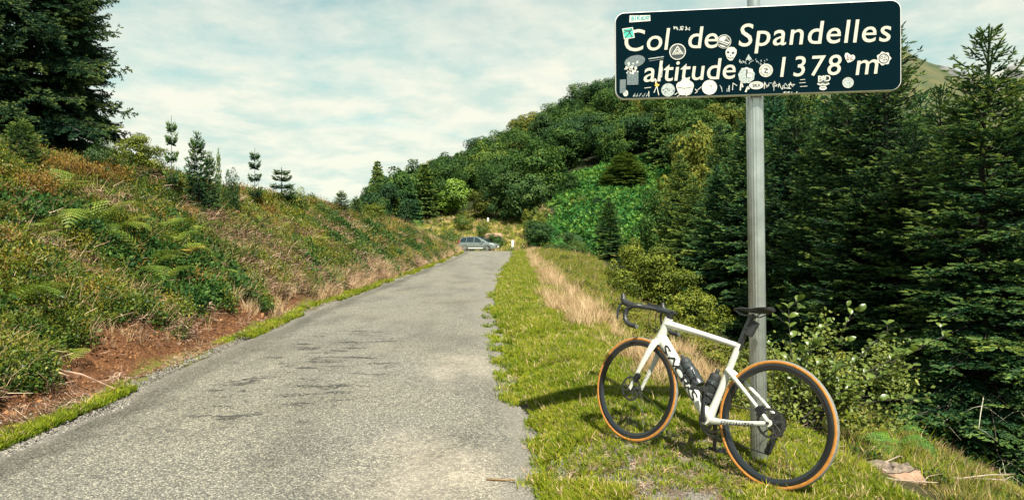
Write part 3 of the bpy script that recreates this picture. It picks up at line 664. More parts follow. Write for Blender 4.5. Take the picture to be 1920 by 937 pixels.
# on the left bank
planted(SP, 'big', 55, 17.5, -520, 400, 'huge dark spruce on top of the left bank', rz=.7, sink=.2)
planted(SP, 'big', -95, 16.0, -380, 360, 'huge spruce at the left edge, in front of its neighbour', rz=3.1, sink=.2)
planted(SP, 'big', 132, 22.5, -240, 230, 'spruce behind the huge one, its right flank against the sky', rz=5.0, sink=.2)
for px, Y, top, w, k, nm, lab in [
        (262, 15.5, 238, 110, 'bush', 'leafy_bush', 'tall leafy bush on the brow right of the huge spruce'),
        (322, 15.2, 226, 34, 'sapling', 'conifer_sapling', 'thin leaning sapling right of the tall leafy bush'),
        (370, 15.8, 262, 60, 'juniper', 'juniper_bush', 'dark spiky juniper on the brow of the bank'),
        (393, 16.0, 296, 44, 'juniper', 'juniper_bush', 'low juniper leaning on the right of the spiky one'),
        (410, 17.0, 290, 16, 'juniper', 'conifer_sapling', 'tiny sapling right of the two junipers'),
        (478, 21.5, 284, 34, 'sapling', 'conifer_sapling', 'thin bare-stemmed sapling standing alone against the sky'),
        (528, 23.5, 318, 58, 'sapling', 'conifer_sapling', 'small forked sapling with spread arms on the skyline'),
        (432, 18.5, 318, 40, 'lowbush', 'leafy_bush', 'low rusty bush on the skyline right of the junipers'),
        (640, 31, 362, 44, 'juniper', 'juniper_bush', 'juniper with twin tips far along the bank'),
        (668, 35, 372, 34, 'juniper', 'juniper_bush', 'farthest juniper on the bank, beside the twin-tipped one'),
        (603, 28, 380, 60, 'lowbush', 'leafy_bush', 'flat dark bush on the skyline of the bank'),
        (700, 40, 372, 62, 'bush', 'leafy_bush', 'leafy bush at the far end of the bank'),
        (545, 24, 350, 80, 'lowbush', 'leafy_bush', 'spreading low bush under the forked sapling'),
        (190, 14.0, 262, 70, 'lowbush', 'leafy_bush', 'dark low bush under the branches of the huge spruce'),
        (40, 11.6, 232, 90, 'juniper', 'juniper_bush', 'young yellow-green spruce at the foot of the huge spruce'),
        (740, 46, 412, 48, 'lowbush', 'leafy_bush', 'low bush behind the strip of dry grass on the bank')]:
    planted(nm, k, px, Y, top, w, lab, cat='bush' if 'bush' in nm else 'sapling', crown='foliage', trunk='stem', sink=.12)
# ------------------------------------------------------------------ what nobody could count: instanced ground cover
def scatter(name, pts, scl, srcs, label, lean=.25, idx=None, g=rng, yaw=None):
    """points on the ground carrying small shared plants"""
    n = len(pts)
    me = bpy.data.meshes.new(name); me.vertices.add(n); me.vertices.foreach_set('co', np.asarray(pts, np.float32).ravel())
    rot = np.stack([g.normal(0, lean, n), g.normal(0, lean, n), g.uniform(0, 6.283, n) if yaw is None else yaw], -1)
    a = me.attributes.new('rot', 'FLOAT_VECTOR', 'POINT'); a.data.foreach_set('vector', rot.astype(np.float32).ravel())
    a = me.attributes.new('scl', 'FLOAT', 'POINT'); a.data.foreach_set('value', np.asarray(scl, np.float32))
    a = me.attributes.new('pick', 'INT', 'POINT'); a.data.foreach_set('value', np.asarray(idx if idx is not None else g.integers(0, len(srcs), n), np.int32))
    o = linkmesh(name, me); c = bpy.data.collections.new(name + '_sources')
    for i, m in enumerate(srcs):
        s = bpy.data.objects.new(f'{name}_{chr(97 + i)}', m); c.objects.link(s)
    t = bpy.data.node_groups.new(name, 'GeometryNodeTree')
    t.interface.new_socket('Geometry', in_out='INPUT', socket_type='NodeSocketGeometry'); t.interface.new_socket('Geometry', in_out='OUTPUT', socket_type='NodeSocketGeometry')
    gi, go = t.nodes.new('NodeGroupInput'), t.nodes.new('NodeGroupOutput')
    ip = t.nodes.new('GeometryNodeInstanceOnPoints'); ci = t.nodes.new('GeometryNodeCollectionInfo')
    ci.inputs['Collection'].default_value = c; ci.inputs['Separate Children'].default_value = True; ci.inputs['Reset Children'].default_value = True
    ip.inputs['Pick Instance'].default_value = True
    def at(nm, ty):
        q = t.nodes.new('GeometryNodeInputNamedAttribute'); q.data_type = ty; q.inputs['Name'].default_value = nm
        return next(s for s in q.outputs if s.enabled and s.name == 'Attribute')
    L = t.links.new
    L(gi.outputs[0], ip.inputs['Points']); L(ci.outputs[0], ip.inputs['Instance']); L(at('pick', 'INT'), ip.inputs['Instance Index'])
    L(at('rot', 'FLOAT_VECTOR'), ip.inputs['Rotation']); L(at('scl', 'FLOAT'), ip.inputs['Scale']); L(ip.outputs[0], go.inputs[0])
    md = o.modifiers.new('scatter', 'NODES'); md.node_group = t
    return tag(o, label, None, kind='stuff')

def tuft(seed, n, h, r, w, mat, bend=.5, tip=0.0):
    """grass tuft of bent blades, three faces each"""
    g = np.random.default_rng(seed); V, F, T = [], [], []
    for i in range(n):
        a, q = g.uniform(0, 6.28), r * math.sqrt(g.random()); x, y = q * math.cos(a), q * math.sin(a)
        b = a + g.normal(0, .9); hh = h * g.uniform(.55, 1.15); k = bend * hh * g.uniform(.3, 1.3); c = g.uniform(0, 6.28)
        dx, dy = math.cos(b) * k, math.sin(b) * k; wx, wy = math.cos(c) * w, math.sin(c) * w; s = len(V)
        V += [(x - wx, y - wy, -.01), (x + wx, y + wy, -.01), (x + dx * .3 - wx * .8, y + dy * .3 - wy * .8, hh * .55), (x + dx * .3 + wx * .8, y + dy * .3 + wy * .8, hh * .55), (x + dx, y + dy, hh)]
        F += [(s, s + 1, s + 3), (s, s + 3, s + 2), (s + 2, s + 3, s + 4)]; t = g.uniform(.15, .85); T += [t * .6, t * .6, t, t, min(1, t + tip)]
    return mesh('tuft', V, np.array(F), [mat], tint=T)
def sprig(seed, n, h, r, leaf, mat, stems=7, up=.5):
    """low heath plant: a dome of small leaves on twigs"""
    g = np.random.default_rng(seed); lv = Leaves()
    u = unit(g.normal(0, 1, (n, 3))); u[:, 2] = np.abs(u[:, 2]); q = g.uniform(.35, 1, n) ** .5
    p = u * np.array([r, r, h]) * q[:, None]
    out = unit(u + g.normal(0, .5, (n, 3)) + np.array([0, 0, .4])); d = unit(u * up + g.normal(0, .6, (n, 3)) + np.array([0, 0, .25]))
    s = leaf * g.uniform(.6, 1.4, n)
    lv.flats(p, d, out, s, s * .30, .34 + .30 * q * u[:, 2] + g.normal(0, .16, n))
    return lv.mesh('sprig', mat)
def feather(seed, n, h, r, mat, L=.05):
    """heather-like upright shoots set with tiny leaves"""
    g = np.random.default_rng(seed); lv = Leaves()
    for i in range(n):
        a, q = g.uniform(0, 6.28), r * math.sqrt(g.random()); hh = h * g.uniform(.6, 1.1); b = g.normal(0, .28, 2)
        m = 7; t = np.linspace(.15, 1, m); p = np.stack([q * math.cos(a) + b[0] * t * hh, q * math.sin(a) + b[1] * t * hh, t * hh], -1)
        d = unit(np.tile([[b[0], b[1], 1.0]], (m, 1)) * .7 + g.normal(0, .7, (m, 3)))
        lv.blades(p, d, L * g.uniform(.7, 1.3, m), np.full(m, L * .17), .25 + .45 * t + g.normal(0, .12, m), g)
    return lv.mesh('shoots', mat)
def twigs(seed, n, L, r, mat, flat=.25, th=.004):
    g = np.random.default_rng(seed); V, F, T = [], [], []
    for i in range(n):
        c = g.normal(0, r * .5, 3); c[2] = abs(c[2]) * .35; d = g.normal(0, 1, 3); d[2] *= flat; d = d / np.linalg.norm(d) * L * g.uniform(.35, 1)
        a = np.cross(d, [0, 0, 1]); a = a / np.linalg.norm(a) * th * g.uniform(.6, 1.5); s = len(V); up = np.array([0, 0, th * 1.3])
        V += [c - d / 2 + a, c - d / 2 - a, c - d / 2 + up, c + d / 2 + a * .4, c + d / 2 - a * .4, c + d / 2 + up * .4]
        F += [(s, s + 3, s + 2), (s + 3, s + 5, s + 2), (s + 1, s + 2, s + 4), (s + 4, s + 2, s + 5)]; T += [g.uniform(.1, 1)] * 6
    return mesh('twigs', V, np.array(F), [mat], tint=T)
def pebble(seed, mat, flat=.6):
    g = np.random.default_rng(seed); ph = (1 + 5 ** .5) / 2
    v = np.array([(-1, ph, 0), (1, ph, 0), (-1, -ph, 0), (1, -ph, 0), (0, -1, ph), (0, 1, ph), (0, -1, -ph), (0, 1, -ph), (ph, 0, -1), (ph, 0, 1), (-ph, 0, -1), (-ph, 0, 1)]) / 1.9
    v = v * g.uniform(.65, 1.2, (12, 1)) * np.array([1, g.uniform(.6, .9), flat])
    f = np.array([(0, 11, 5), (0, 5, 1), (0, 1, 7), (0, 7, 10), (0, 10, 11), (1, 5, 9), (5, 11, 4), (11, 10, 2), (10, 7, 6), (7, 1, 8), (3, 9, 4), (3, 4, 2), (3, 2, 6), (3, 6, 8), (3, 8, 9), (4, 9, 5), (2, 4, 11), (6, 2, 10), (8, 6, 7), (9, 8, 1)])
    return mesh('pebble', v, f, [mat], tint=np.full(12, g.uniform(.2, .8)))
def frondmesh(seed, mat, L=.75, pairs=15, wid=.20, arch=.55):
    """one fern frond along +x, arching up then over"""
    g = np.random.default_rng(seed); V, F, T = [], [], []
    def ax(t): return np.array([L * t * .92, 0, L * arch * (1.9 * t - 1.75 * t * t) + .02])
    def tri(a, b, c, t):
        s = len(V); V.extend([a, b, c]); F.append((s, s + 1, s + 2)); T.extend([t, t, min(1, t + .15)])
    for k in range(pairs * 2):
        t = k / (pairs * 2); a, b = ax(t), ax(t + 1 / (pairs * 2)); q = np.array([0, .006 * (1 - t) + .002, 0])
        tri(a - q, a + q, b, .5)
    for k in range(pairs):
        t = .16 + .84 * (k + .5) / pairs; p = ax(t); w = wid * math.sin(math.pi * min(1, .12 + t * .9)) ** .8 * (1.05 - .35 * t) * g.uniform(.9, 1.1)
        tan = ax(min(1, t + .03)) - ax(t); tan /= np.linalg.norm(tan); up = np.cross(tan, [0, 1, 0]); up = -up
        for sg in (-1, 1):
            d = tan * .38 + np.array([0, sg, 0]) * .9; d /= np.linalg.norm(d); tt = g.uniform(.35, .75); n = 6
            for j in range(n):
                u = j / n; c = p + d * w * u - np.array([0, 0, .18 * w * u * u]); lw = .030 * (1 - u * .85) * L / .75 * (.8 if j else .5)
                for s2 in (-1, 1):
                    e = tan * s2 * lw + d * w * .10 + up * .004
                    tri(c, c + d * w / n * 1.05, c + e + d * w / n * .3, tt)
            tri(p + d * w * .8, p + d * w * .86 + tan * .004, p + d * w, tt)
    return mesh('frond', np.array(V), np.array(F), [mat], tint=np.clip(T, 0, 1))

def cand(n, x0, x1, y0, y1, power=1.0, g=rng):
    """candidates, denser near the camera"""
    u = g.random(n)
    y = y0 * (y1 / y0) ** u if power == 1.0 else (y0 ** (1 - power) + u * (y1 ** (1 - power) - y0 ** (1 - power))) ** (1 / (1 - power))
    x = x0 + g.random(n) * (x1 - x0)
    return x, y
def lift(x, y, dz=0.0): return np.stack([x, y, height(x, y, False) + dz], -1)
def inview(x, y, z=None, m=.06): return (np.abs(x / np.maximum(y, .1)) < .80 + m) & (y > 2.6)

# left bank ----------------------------------------------------------------
def bankpts(n, y0, y1, dlo, dhi, power=1.0):
    x, y = cand(n, 0, 1, y0, y1, power); d = dlo + (dhi - dlo) * x
    X = road_c(y) - hw(y) - d
    k = inview(X, y) & (y - .8 * np.clip(d, 0, 14) < 58)
    return X[k], y[k], d[k]
X, Y, D = bankpts(78000, 4.2, 70, .55, 8.0, 1.25)
p1, p2, p3 = fbm(X * .8, Y * .8, 101, 3), fbm(X * 1.7, Y * 1.7, 105, 3), fbm(X * .45, Y * .45, 109, 3)
n1 = fbm(X * .9, Y * .9, 31, 3) - .5
rawsoil = (D + n1 * 1.8 < .74) & (Y + n1 * 6 < 13)
high = sst(D, 2.0, 4.2)
sc = np.clip((Y / 8.0) ** .40, .75, 1.7)
r = rng.random(len(X))
hs = [sprig(1, 95, .17, .16, .034, M['heathgreen']), sprig(2, 120, .13, .19, .026, M['heathgreen']), feather(3, 26, .20, .13, M['heathgreen'], .036),
      sprig(4, 80, .20, .17, .042, M['heathdark']), feather(5, 26, .20, .14, M['rust'], .034), feather(6, 30, .15, .16, M['heathgreen'], .03)]
isrust = (p2 > .70) & (high > .4) | (r < .025)
isdark = (p1 < .44) & (high < .75)
pick = np.where(isrust, 4, np.where(isdark, 3, rng.choice([0, 1, 2, 5], len(X), p=[.3, .3, .2, .2])))
lit = (p3 > .65) | ((p1 > .645) & (high < .8))
keep = ~rawsoil & (~lit | (rng.random(len(X)) < .22))
scatter('heath', lift(X, Y, -.02)[keep], (sc * rng.choice([.55, .75, .95, 1.2, 1.5], len(X), p=[.2, .3, .27, .17, .06]))[keep], hs, 'low green, yellow and rusty heath plants covering the left bank', .3, pick[keep])
tw = [twigs(11, 26, .20, .20, M['litter']), twigs(12, 22, .28, .22, M['litter'], .5), twigs(13, 34, .13, .18, M['litter'], .35, .003)]
k2 = ((lit & (rng.random(len(X)) < .8)) | (rng.random(len(X)) < .08)) & (~rawsoil | (rng.random(len(X)) < .12)) & ~((D < 2.2) & (Y < 13) & (rng.random(len(X)) < .6))
scatter('twig_litter', lift(X, Y, .0)[k2], (sc * rng.uniform(.7, 1.3, len(X)))[k2], tw, 'pinkish brown dead twigs and heather stalks lying on the left bank', .3)
kb = ~rawsoil & (rng.random(len(X)) < .15)
bg_ = [tuft(21, 16, .24, .07, .0035, M['grass'], .8), tuft(22, 14, .30, .08, .003, M['straw'], .8)]
scatter('bank_grass', lift(X, Y, -.01)[kb], (sc * rng.uniform(.6, 1.2, len(X)))[kb], bg_, 'thin grass growing through the heath of the left bank', .3, (rng.random(kb.sum()) < .28).astype(int))
# raw soil at the foot of the bank
X, Y, D = bankpts(16000, 4.2, 14, .12, 2.1, 1.4)
n1 = fbm(X * .9, Y * .9, 31, 3) - .5
k = (D + n1 * 1.6 < 1.25) & (D > .2)
scatter('soil_clods', lift(X, Y, .0)[k], np.exp(rng.normal(-4.45, .48, k.sum())), [pebble(31, M['clod'], .8), pebble(32, M['clod'], .7), pebble(33, M['clod'], .9)], 'crumbling clods of orange brown soil along the foot of the left bank', .8)
k = (D + n1 * 1.6 < 1.7) & (rng.random(len(X)) < .035)
scatter('root_litter', lift(X, Y, .01)[k], rng.uniform(.3, .8, k.sum()), tw[:2], 'dry roots and stalks on the raw soil', .5)
# grass lip along the left road edge, dry grass above it
X, Y, D = bankpts(26000, 4.0, 62, -.03, .75, 1.5)
n1 = fbm(X * .9, Y * .9, 31, 3) - .5; gap = fbm(Y * .8, Y * 0, 120, 2)
gt = [tuft(41, 24, .032, .055, .0030, M['grass'], 1.1), tuft(42, 22, .046, .055, .0030, M['grass'], 1.1), tuft(43, 18, .030, .06, .0035, M['grass'], 1.4), tuft(44, 9, .045, .06, .0025, M['straw'], 1.2)]
k = (D + n1 * .4 < .27) & (rng.random(len(X)) < .7) & ((gap > .42) | (Y > 9)) & (D > .02 + .2 * (gap < .55))
scatter('verge_grass', lift(X, Y, -.005)[k], (np.clip((Y / 6) ** .5, .8, 2.4) * rng.uniform(.7, 1.2, len(X)))[k], gt, 'short green grass along the left road edge', .2, rng.choice(4, k.sum(), p=[.4, .3, .24, .06]))
X, Y, D = bankpts(14000, 6.5, 62, .3, 1.5, 1.2)
n1 = fbm(X * .9, Y * .9, 31, 3) - .5
k = (D + n1 * .9 > .40) & (D + n1 * .8 < .85) & (rng.random(len(X)) < sst(Y, 10, 19) * .85 + .010)
st = [tuft(51, 22, .32, .09, .003, M['straw'], .55), tuft(52, 18, .24, .10, .003, M['straw'], .8), tuft(53, 16, .40, .08, .003, M['straw'], .4)]
scatter('dry_grass', lift(X, Y, -.01)[k], (np.clip((Y / 9) ** .4, .6, 1.4) * rng.uniform(.5, .95, len(X)))[k], st, 'tall straw coloured grass fringing the foot of the left bank', .2)
X = rng.uniform(-16, -3, 5000); Y = rng.uniform(44, 68, 5000)
D = road_c(Y) - hw(Y) - X; q = Y - .8 * np.clip(D, 0, 14)
k = (D > .2) & (q > 41) & (q < 62)
scatter('dry_grass', lift(X, Y, -.02)[k], rng.uniform(.9, 1.9, k.sum()), st, 'strip of straw coloured grass where the left bank ends', .2)

# right verge ---------------------------------------------------------------
def vergepts(n, y0, y1, dlo, dhi, power):
    x, y = cand(n, 0, 1, y0, y1, power); e = xe(y)
    X = road_c(y) + hw(y) + dlo + (dhi - dlo + np.maximum(e - road_c(y) - hw(y), .3) - .3) * x
    return X, y
X, Y = vergepts(270000, 2.9, 60, -.45, .75, 1.55)
dr = X - road_c(Y) - hw(Y); e = xe(Y); n = fbm(X * .9, Y * .9, 31, 3) - .5; n4 = fbm(X * 3.1, Y * 3.1, 35, 2) - .5; bare = fbm(X * 2.2 + 7, Y * 2.2, 131, 3)
on = (rng.random(len(X)) < sst(dr + n4 * .35, -.10, .30) ** 1.3) & (X - e + n * .9 < .25)
thin = ((bare > .49) & (Y < 4.8) & (dr < 1.2)) | (bare > .66)
k = (on & (~thin | (rng.random(len(X)) < .012))) | ((dr > -.30) & (bare > .56) & (rng.random(len(X)) < .04))
scatter('verge_grass', lift(X, Y, -.005)[k], (np.clip((Y / 5.5) ** .38, .72, 1.8) * rng.uniform(.55, 1.2, len(X)))[k], gt, 'short bright green grass of the verge right of the road', .25, rng.choice(4, k.sum(), p=[.40, .26, .26, .08]))
k = on & (rng.random(len(X)) < .008)
scatter('dead_stalks', lift(X, Y, .01)[k], rng.uniform(.12, .34, k.sum()), tw, 'pale dead stalks lying in the verge grass', .2)
X, Y = vergepts(26000, 3.2, 66, .2, 3.2, 1.35)
e = xe(Y); n = fbm(X * .9, Y * .9, 31, 3) - .5; q = X - e + n * 1.0 + (fbm(X * .3, Y * .22, 145, 2) - .5) * 1.3; c2 = fbm(X * 1.3, Y * 1.3, 141, 2)
k = (q > -.15) & (q < .30 + .55 * c2) & (rng.random(len(X)) < .06 + .84 * sst(c2, .42, .60)) & ~((Y < 5.6) & (rng.random(len(X)) < .96))
scatter('dry_grass', lift(X, Y, -.01)[k], (np.clip((Y / 8) ** .4, .62, 1.5) * rng.uniform(.4, .9, len(X)))[k], st + [tuft(54, 16, .2, .09, .003, M['grass'], .8)], 'band of tall straw coloured grass on the lip of the right verge', .25)
X, Y = cand(40000, .9, 11, 3.2, 72, 1.2); e = xe(Y)
n = fbm(X * .9, Y * .9, 31, 3) - .5; q = X - e + n
k = (q > .55) & (q < 5.5 + 2 * n) & inview(X, Y) & (X - xe(Y) < 1.5 + .3 * Y)
sg = [tuft(61, 20, .13, .10, .0035, M['moss'], .9), tuft(62, 18, .18, .10, .0035, M['grass'], .9), tuft(63, 16, .22, .10, .003, M['straw'], .7), sprig(64, 80, .11, .15, .03, M['heathgreen'])]
pk = rng.choice(4, k.sum(), p=[.58, .22, .05, .15])
scatter('slope_grass', lift(X, Y, -.01)[k], (np.clip((Y / 8) ** .45, .7, 2.3) * rng.uniform(.6, 1.2, len(X)))[k], sg, 'mossy yellowish grass on the slope falling away to the right', .3, pk)
k = (q > .5) & (q < 4) & inview(X, Y) & (rng.random(len(X)) < .05)
scatter('twig_litter', lift(X, Y, .01)[k], rng.uniform(.2, .6, k.sum()), tw, 'dead twigs lying on the slope under the spruces', .3)

# stones ---------------------------------------------------------------------
X, Y = vergepts(52000, 2.9, 26, -.60, .25, 2.2)
dr = X - road_c(Y) - hw(Y); m_ = rng.random(len(X)) < np.clip(1.1 - np.abs(dr + .05) / .55, .04, 1)
z = np.where(dr < .03, road_z(Y) - .03, height(X, Y, False) + .002)
gp = [pebble(71, M['stone']), pebble(72, M['stone'], .7), pebble(73, M['stone'], .5)]
scatter('gravel', np.stack([X, Y, z], -1)[m_], (np.exp(rng.normal(-4.72, .32, len(X))))[m_], gp, 'loose grey gravel along the right road edge', .8)
X, Y, D = bankpts(26000, 3.9, 30, -.55, .4, 2.0)
m_ = rng.random(len(X)) < np.clip(1.1 - np.abs(D + .05) / .5, .04, 1)
z = np.where(D < .03, road_z(Y) - .03, height(X, Y, False) + .002)
scatter('gravel', np.stack([X, Y, z], -1)[m_], (np.exp(rng.normal(-4.75, .38, len(X))))[m_], gp, 'loose grey gravel along the left road edge', .8)

# bracken of the clearing, rough grass of the knoll ---------------------------
X = rng.uniform(2, 30, 13000); Y = rng.uniform(78, 126, 13000); n = (fbm(X * .13, Y * .13, 33, 3) - .5) * 2.2
big_ = fbm(X * .25, Y * .25, 151, 3)
k = (X > 4 + 6 * n + .12 * (Y - 79)) & (X < 27 + 6 * n) & (Y < 124 + 14 * n) & (big_ > .37)
fr_ = [frondmesh(81, M['bracken'], 1.0, 9, .34, .9), frondmesh(82, M['bracken'], 1.0, 9, .34, 1.3), sprig(83, 40, .8, .5, .30, M['bracken'])]
scatter('bracken', lift(X, Y, -.05)[k], rng.uniform(.7, 1.9, k.sum()), fr_, 'bright green bracken filling the clearing on the hill', .35)
X = rng.uniform(-16, 6, 5200); Y = rng.uniform(64, 108, 5200)
k = ((Y > 76) | (np.abs(X - road_c(Y)) > hw(Y) + .6))
kt = [tuft(91, 18, .26, .22, .012, M['grass'], .9), tuft(92, 18, .34, .2, .012, M['straw'], .7), sprig(93, 60, .32, .34, .10, M['heathgreen']), sprig(94, 60, .4, .36, .10, M['heathdark'])]
scatter('rough_grass', lift(X, Y, -.02)[k], rng.uniform(.7, 1.6, k.sum()), kt, 'rough yellowish grass and heath on the knoll behind the car', .25, rng.choice(4, k.sum(), p=[.55, .28, .14, .03]))
# ------------------------------------------------------------------ road sign
M['panel'] = plain('sign_navy', (.0010, .0080, .0120), .85, var=.3, scale=160, spec=.015)
M['panel_back'] = plain('sign_back_rust', (.20, .13, .06), .7, var=.3)
M['rim'] = plain('sign_rim', (.62, .62, .58), .45)
M['letter'] = plain('letter_cream', (.40, .39, .32), .6, var=.10)
M['alu'] = plain('fluted_aluminium', (.44, .47, .45), .28, metal=.85, var=.16, scale=9)
M['alu_dull'] = plain('clamp_metal', (.36, .37, .35), .5, metal=.7, var=.2)
M['stk_white'] = plain('sticker_white', (.46, .46, .40), .6, var=.22, scale=70)
M['stk_grey'] = plain('sticker_worn', (.27, .31, .30), .7, var=.55, scale=160)
M['stk_dim'] = plain('sticker_residue', (.085, .115, .12), .7, var=.5, scale=120)
M['stk_black'] = plain('sticker_black', (.012, .022, .026), .6)
M['stk_teal'] = plain('sticker_teal', (.02, .42, .29), .5, var=.1)
M['stk_tealink'] = plain('sticker_teal_ink', (.01, .24, .24), .6)
M['stk_yellow'] = plain('sticker_yellow', (.55, .32, .04), .6)
M['stk_red'] = plain('sticker_dark_red', (.13, .012, .03), .6)

def textmesh(s, size=1.0, shear=0.0, bold=0.0, spacing=1.0):
    cu = bpy.data.curves.new('lettering', 'FONT'); cu.body = s; cu.size = size; cu.shear = shear; cu.offset = bold; cu.space_character = spacing
    cu.resolution_u = 4; cu.align_x = 'LEFT'
    o = bpy.data.objects.new('lettering', cu); COL.objects.link(o)
    dg = bpy.context.evaluated_depsgraph_get(); dg.update()
    me = bpy.data.meshes.new_from_object(o.evaluated_get(dg))
    v = np.empty(len(me.vertices) * 3, np.float32); me.vertices.foreach_get('co', v); F = [tuple(p.vertices) for p in me.polygons]
    bpy.data.objects.remove(o); bpy.data.curves.remove(cu)
    return v.reshape(-1, 3)[:, :2].astype(float), F
def fit(s, x0, x1, y0, caph, shear=0.0, bold=0.0, slope=0.0, ref='H', mono=False):
    """lettering between x0 and x1 on the baseline y0 with capitals caph tall"""
    vr, _ = textmesh(ref, 1.0); k = caph / (vr[:, 1].max() - vr[:, 1].min())
    w1 = np.ptp(textmesh(s, 1.0, shear, bold, 1.0)[0][:, 0]); w2 = np.ptp(textmesh(s, 1.0, shear, bold, 1.5)[0][:, 0])
    need = (x1 - x0) / k; sp = 1 + .5 * (need - w1) / max(w2 - w1, 1e-6) if len(s) > 1 else 1
    v, F = textmesh(s, 1.0, shear, bold, max(.5, sp)); v = v * k; v[:, 0] += x0 - v[:, 0].min()
    if len(s) == 1: v[:, 0] += (x1 - x0 - np.ptp(v[:, 0])) / 2
    v[:, 1] += y0 + slope * (v[:, 0] - x0)
    return v, F

SX, SY = 1.478, 3.82
sign = empty('road_sign', (SX, SY, .09)); sign.rotation_euler = (0, -R(.82), 0)
tag(sign, 'dark blue pass sign covered with stickers on a fluted metal post', 'road sign')
mb = MB()
def flute(r0, z0, z1, n=96, cs=18):
    V, F = [], []
    for z in (z0, z1):
        for j in range(n):
            a = 2 * math.pi * j / n; r = r0 * (1 - .055 * abs(math.sin(a * cs / 2)) ** .7)
            V.append((r * math.cos(a), r * math.sin(a), z))
    for j in range(n): F.append((j, (j + 1) % n, n + (j + 1) % n, n + j))
    F += [tuple(range(n, 2 * n))]
    mb.add(V, F)
flute(.0495, -.5, 2.262)
mb.build('post', [M['alu']], sign, smooth=True, sharp=50)
u = MB(); u.sweep([(.0, 0, 2.25), (0, 0, 3.4)], .037, n=24); u.sweep([(0, 0, 2.262), (0, 0, 2.31)], [.0525, .0525], n=24); u.build('upper_tube', [M['alu']], sign, sharp=50)
SW, SH = 1.605, .513
PC = Vector((-.030, -.088, 2.449))
pan_rot = Euler((0, 0, -R(6.6))).to_matrix() @ Euler((0, R(.45), 0)).to_matrix()
panel_m = Matrix.Translation(PC) @ pan_rot.to_4x4() @ Matrix(((1, 0, 0, 0), (0, 0, -1, 0), (0, 1, 0, 0), (0, 0, 0, 1)))   # local x right, y up, z towards the road
def rrect(w, h, r, n=9):
    P = []
    for cx, cy, a0 in ((w / 2 - r, h / 2 - r, 0), (-w / 2 + r, h / 2 - r, 90), (-w / 2 + r, -h / 2 + r, 180), (w / 2 - r, -h / 2 + r, 270)):
        for k in range(n): a = R(a0 + 90 * k / (n - 1)); P.append((cx + r * math.cos(a), cy + r * math.sin(a)))
    return P
pm = MB(); o1, o2, o3 = rrect(SW, SH, .055), rrect(SW - .008, SH - .008, .052), rrect(SW - .016, SH - .016, .048); n = len(o1)
pm.add([(x, y, -.034) for x, y in o1] + [(x, y, -.003) for x, y in o1] + [(x, y, 0) for x, y in o2], [(j, (j + 1) % n, n + (j + 1) % n, n + j) for j in range(n)] + [(n + j, n + (j + 1) % n, 2 * n + (j + 1) % n, 2 * n + j) for j in range(n)], 1)
pm.add([(x, y, 0) for x, y in o2] + [(x, y, -.0012) for x, y in o3], [(j, (j + 1) % n, n + (j + 1) % n, n + j) for j in range(n)] + [tuple(range(n, 2 * n))], 0)
pm.add([(x, y, -.034) for x, y in o1] + [(x * .982, y * .94, -.030) for x, y in o1], [(n + j, n + (j + 1) % n, (j + 1) % n, j) for j in range(n)] + [tuple(range(2 * n - 1, n - 1, -1))], 2)
panel = pm.build('panel', [M['panel'], M['rim'], M['panel_back']], sign, smooth=False); panel.matrix_local = panel_m
for zz in (-.14, .14):
    c = MB(); c.sweep([(-.40, zz, -.040), (.40, zz, -.040)], .011, n=8)
    c.box((.03, zz, -.052), (.15, .05, .022)); b = c.build('clamp', [M['alu_dull']], panel, sharp=40)

# photo rows and columns -> the plane of the panel
bpy.context.view_layer.update()
SIGN_W = sign.matrix_world @ panel_m; SIGN_I = SIGN_W.inverted(); CAM_I = SIGN_I @ Vector((0, 0, CAMZ))
CR = cam.rotation_euler.to_matrix()
def sp(px, py):
    d = CR @ Vector(((px - 960) / FPX, -(py - 468.5) / FPX, -1.0)); d = SIGN_I.to_3x3() @ d
    t = -CAM_I.z / d.z; p = CAM_I + d * t
    return np.array((p.x, p.y))
def zc(zx, zy): return sp(1140 + zx / 3.4286, zy / 3.4286)         # rows and columns of the enlarged sign
def letters(word, a, b, caph, **kw):
    p, q = zc(*a), zc(*b)
    v, F = fit(word, p[0], q[0], p[1], caph, shear=kw.pop('shear', .13), bold=.005, slope=(q[1] - p[1]) / (q[0] - p[0]), **kw)
    me = mesh('lettering', np.column_stack([v, np.full(len(v), .0008)]), F, [M['letter']])
    return linkmesh('lettering', me, panel)
CH = .1245
letters('C', (117, 331), (228, 326), CH); letters('ol', (250, 326), (400, 319), CH)
letters('de', (517, 311), (707, 308), CH)
letters('Spandelles', (840, 300), (1820, 266), CH * 1.03)
letters('altitude', (229, 527), (820, 505), CH * .96)
letters('1378', (1106, 495), (1502, 480), CH * .90)
letters('m', (1607, 482), (1722, 474), CH * .96)

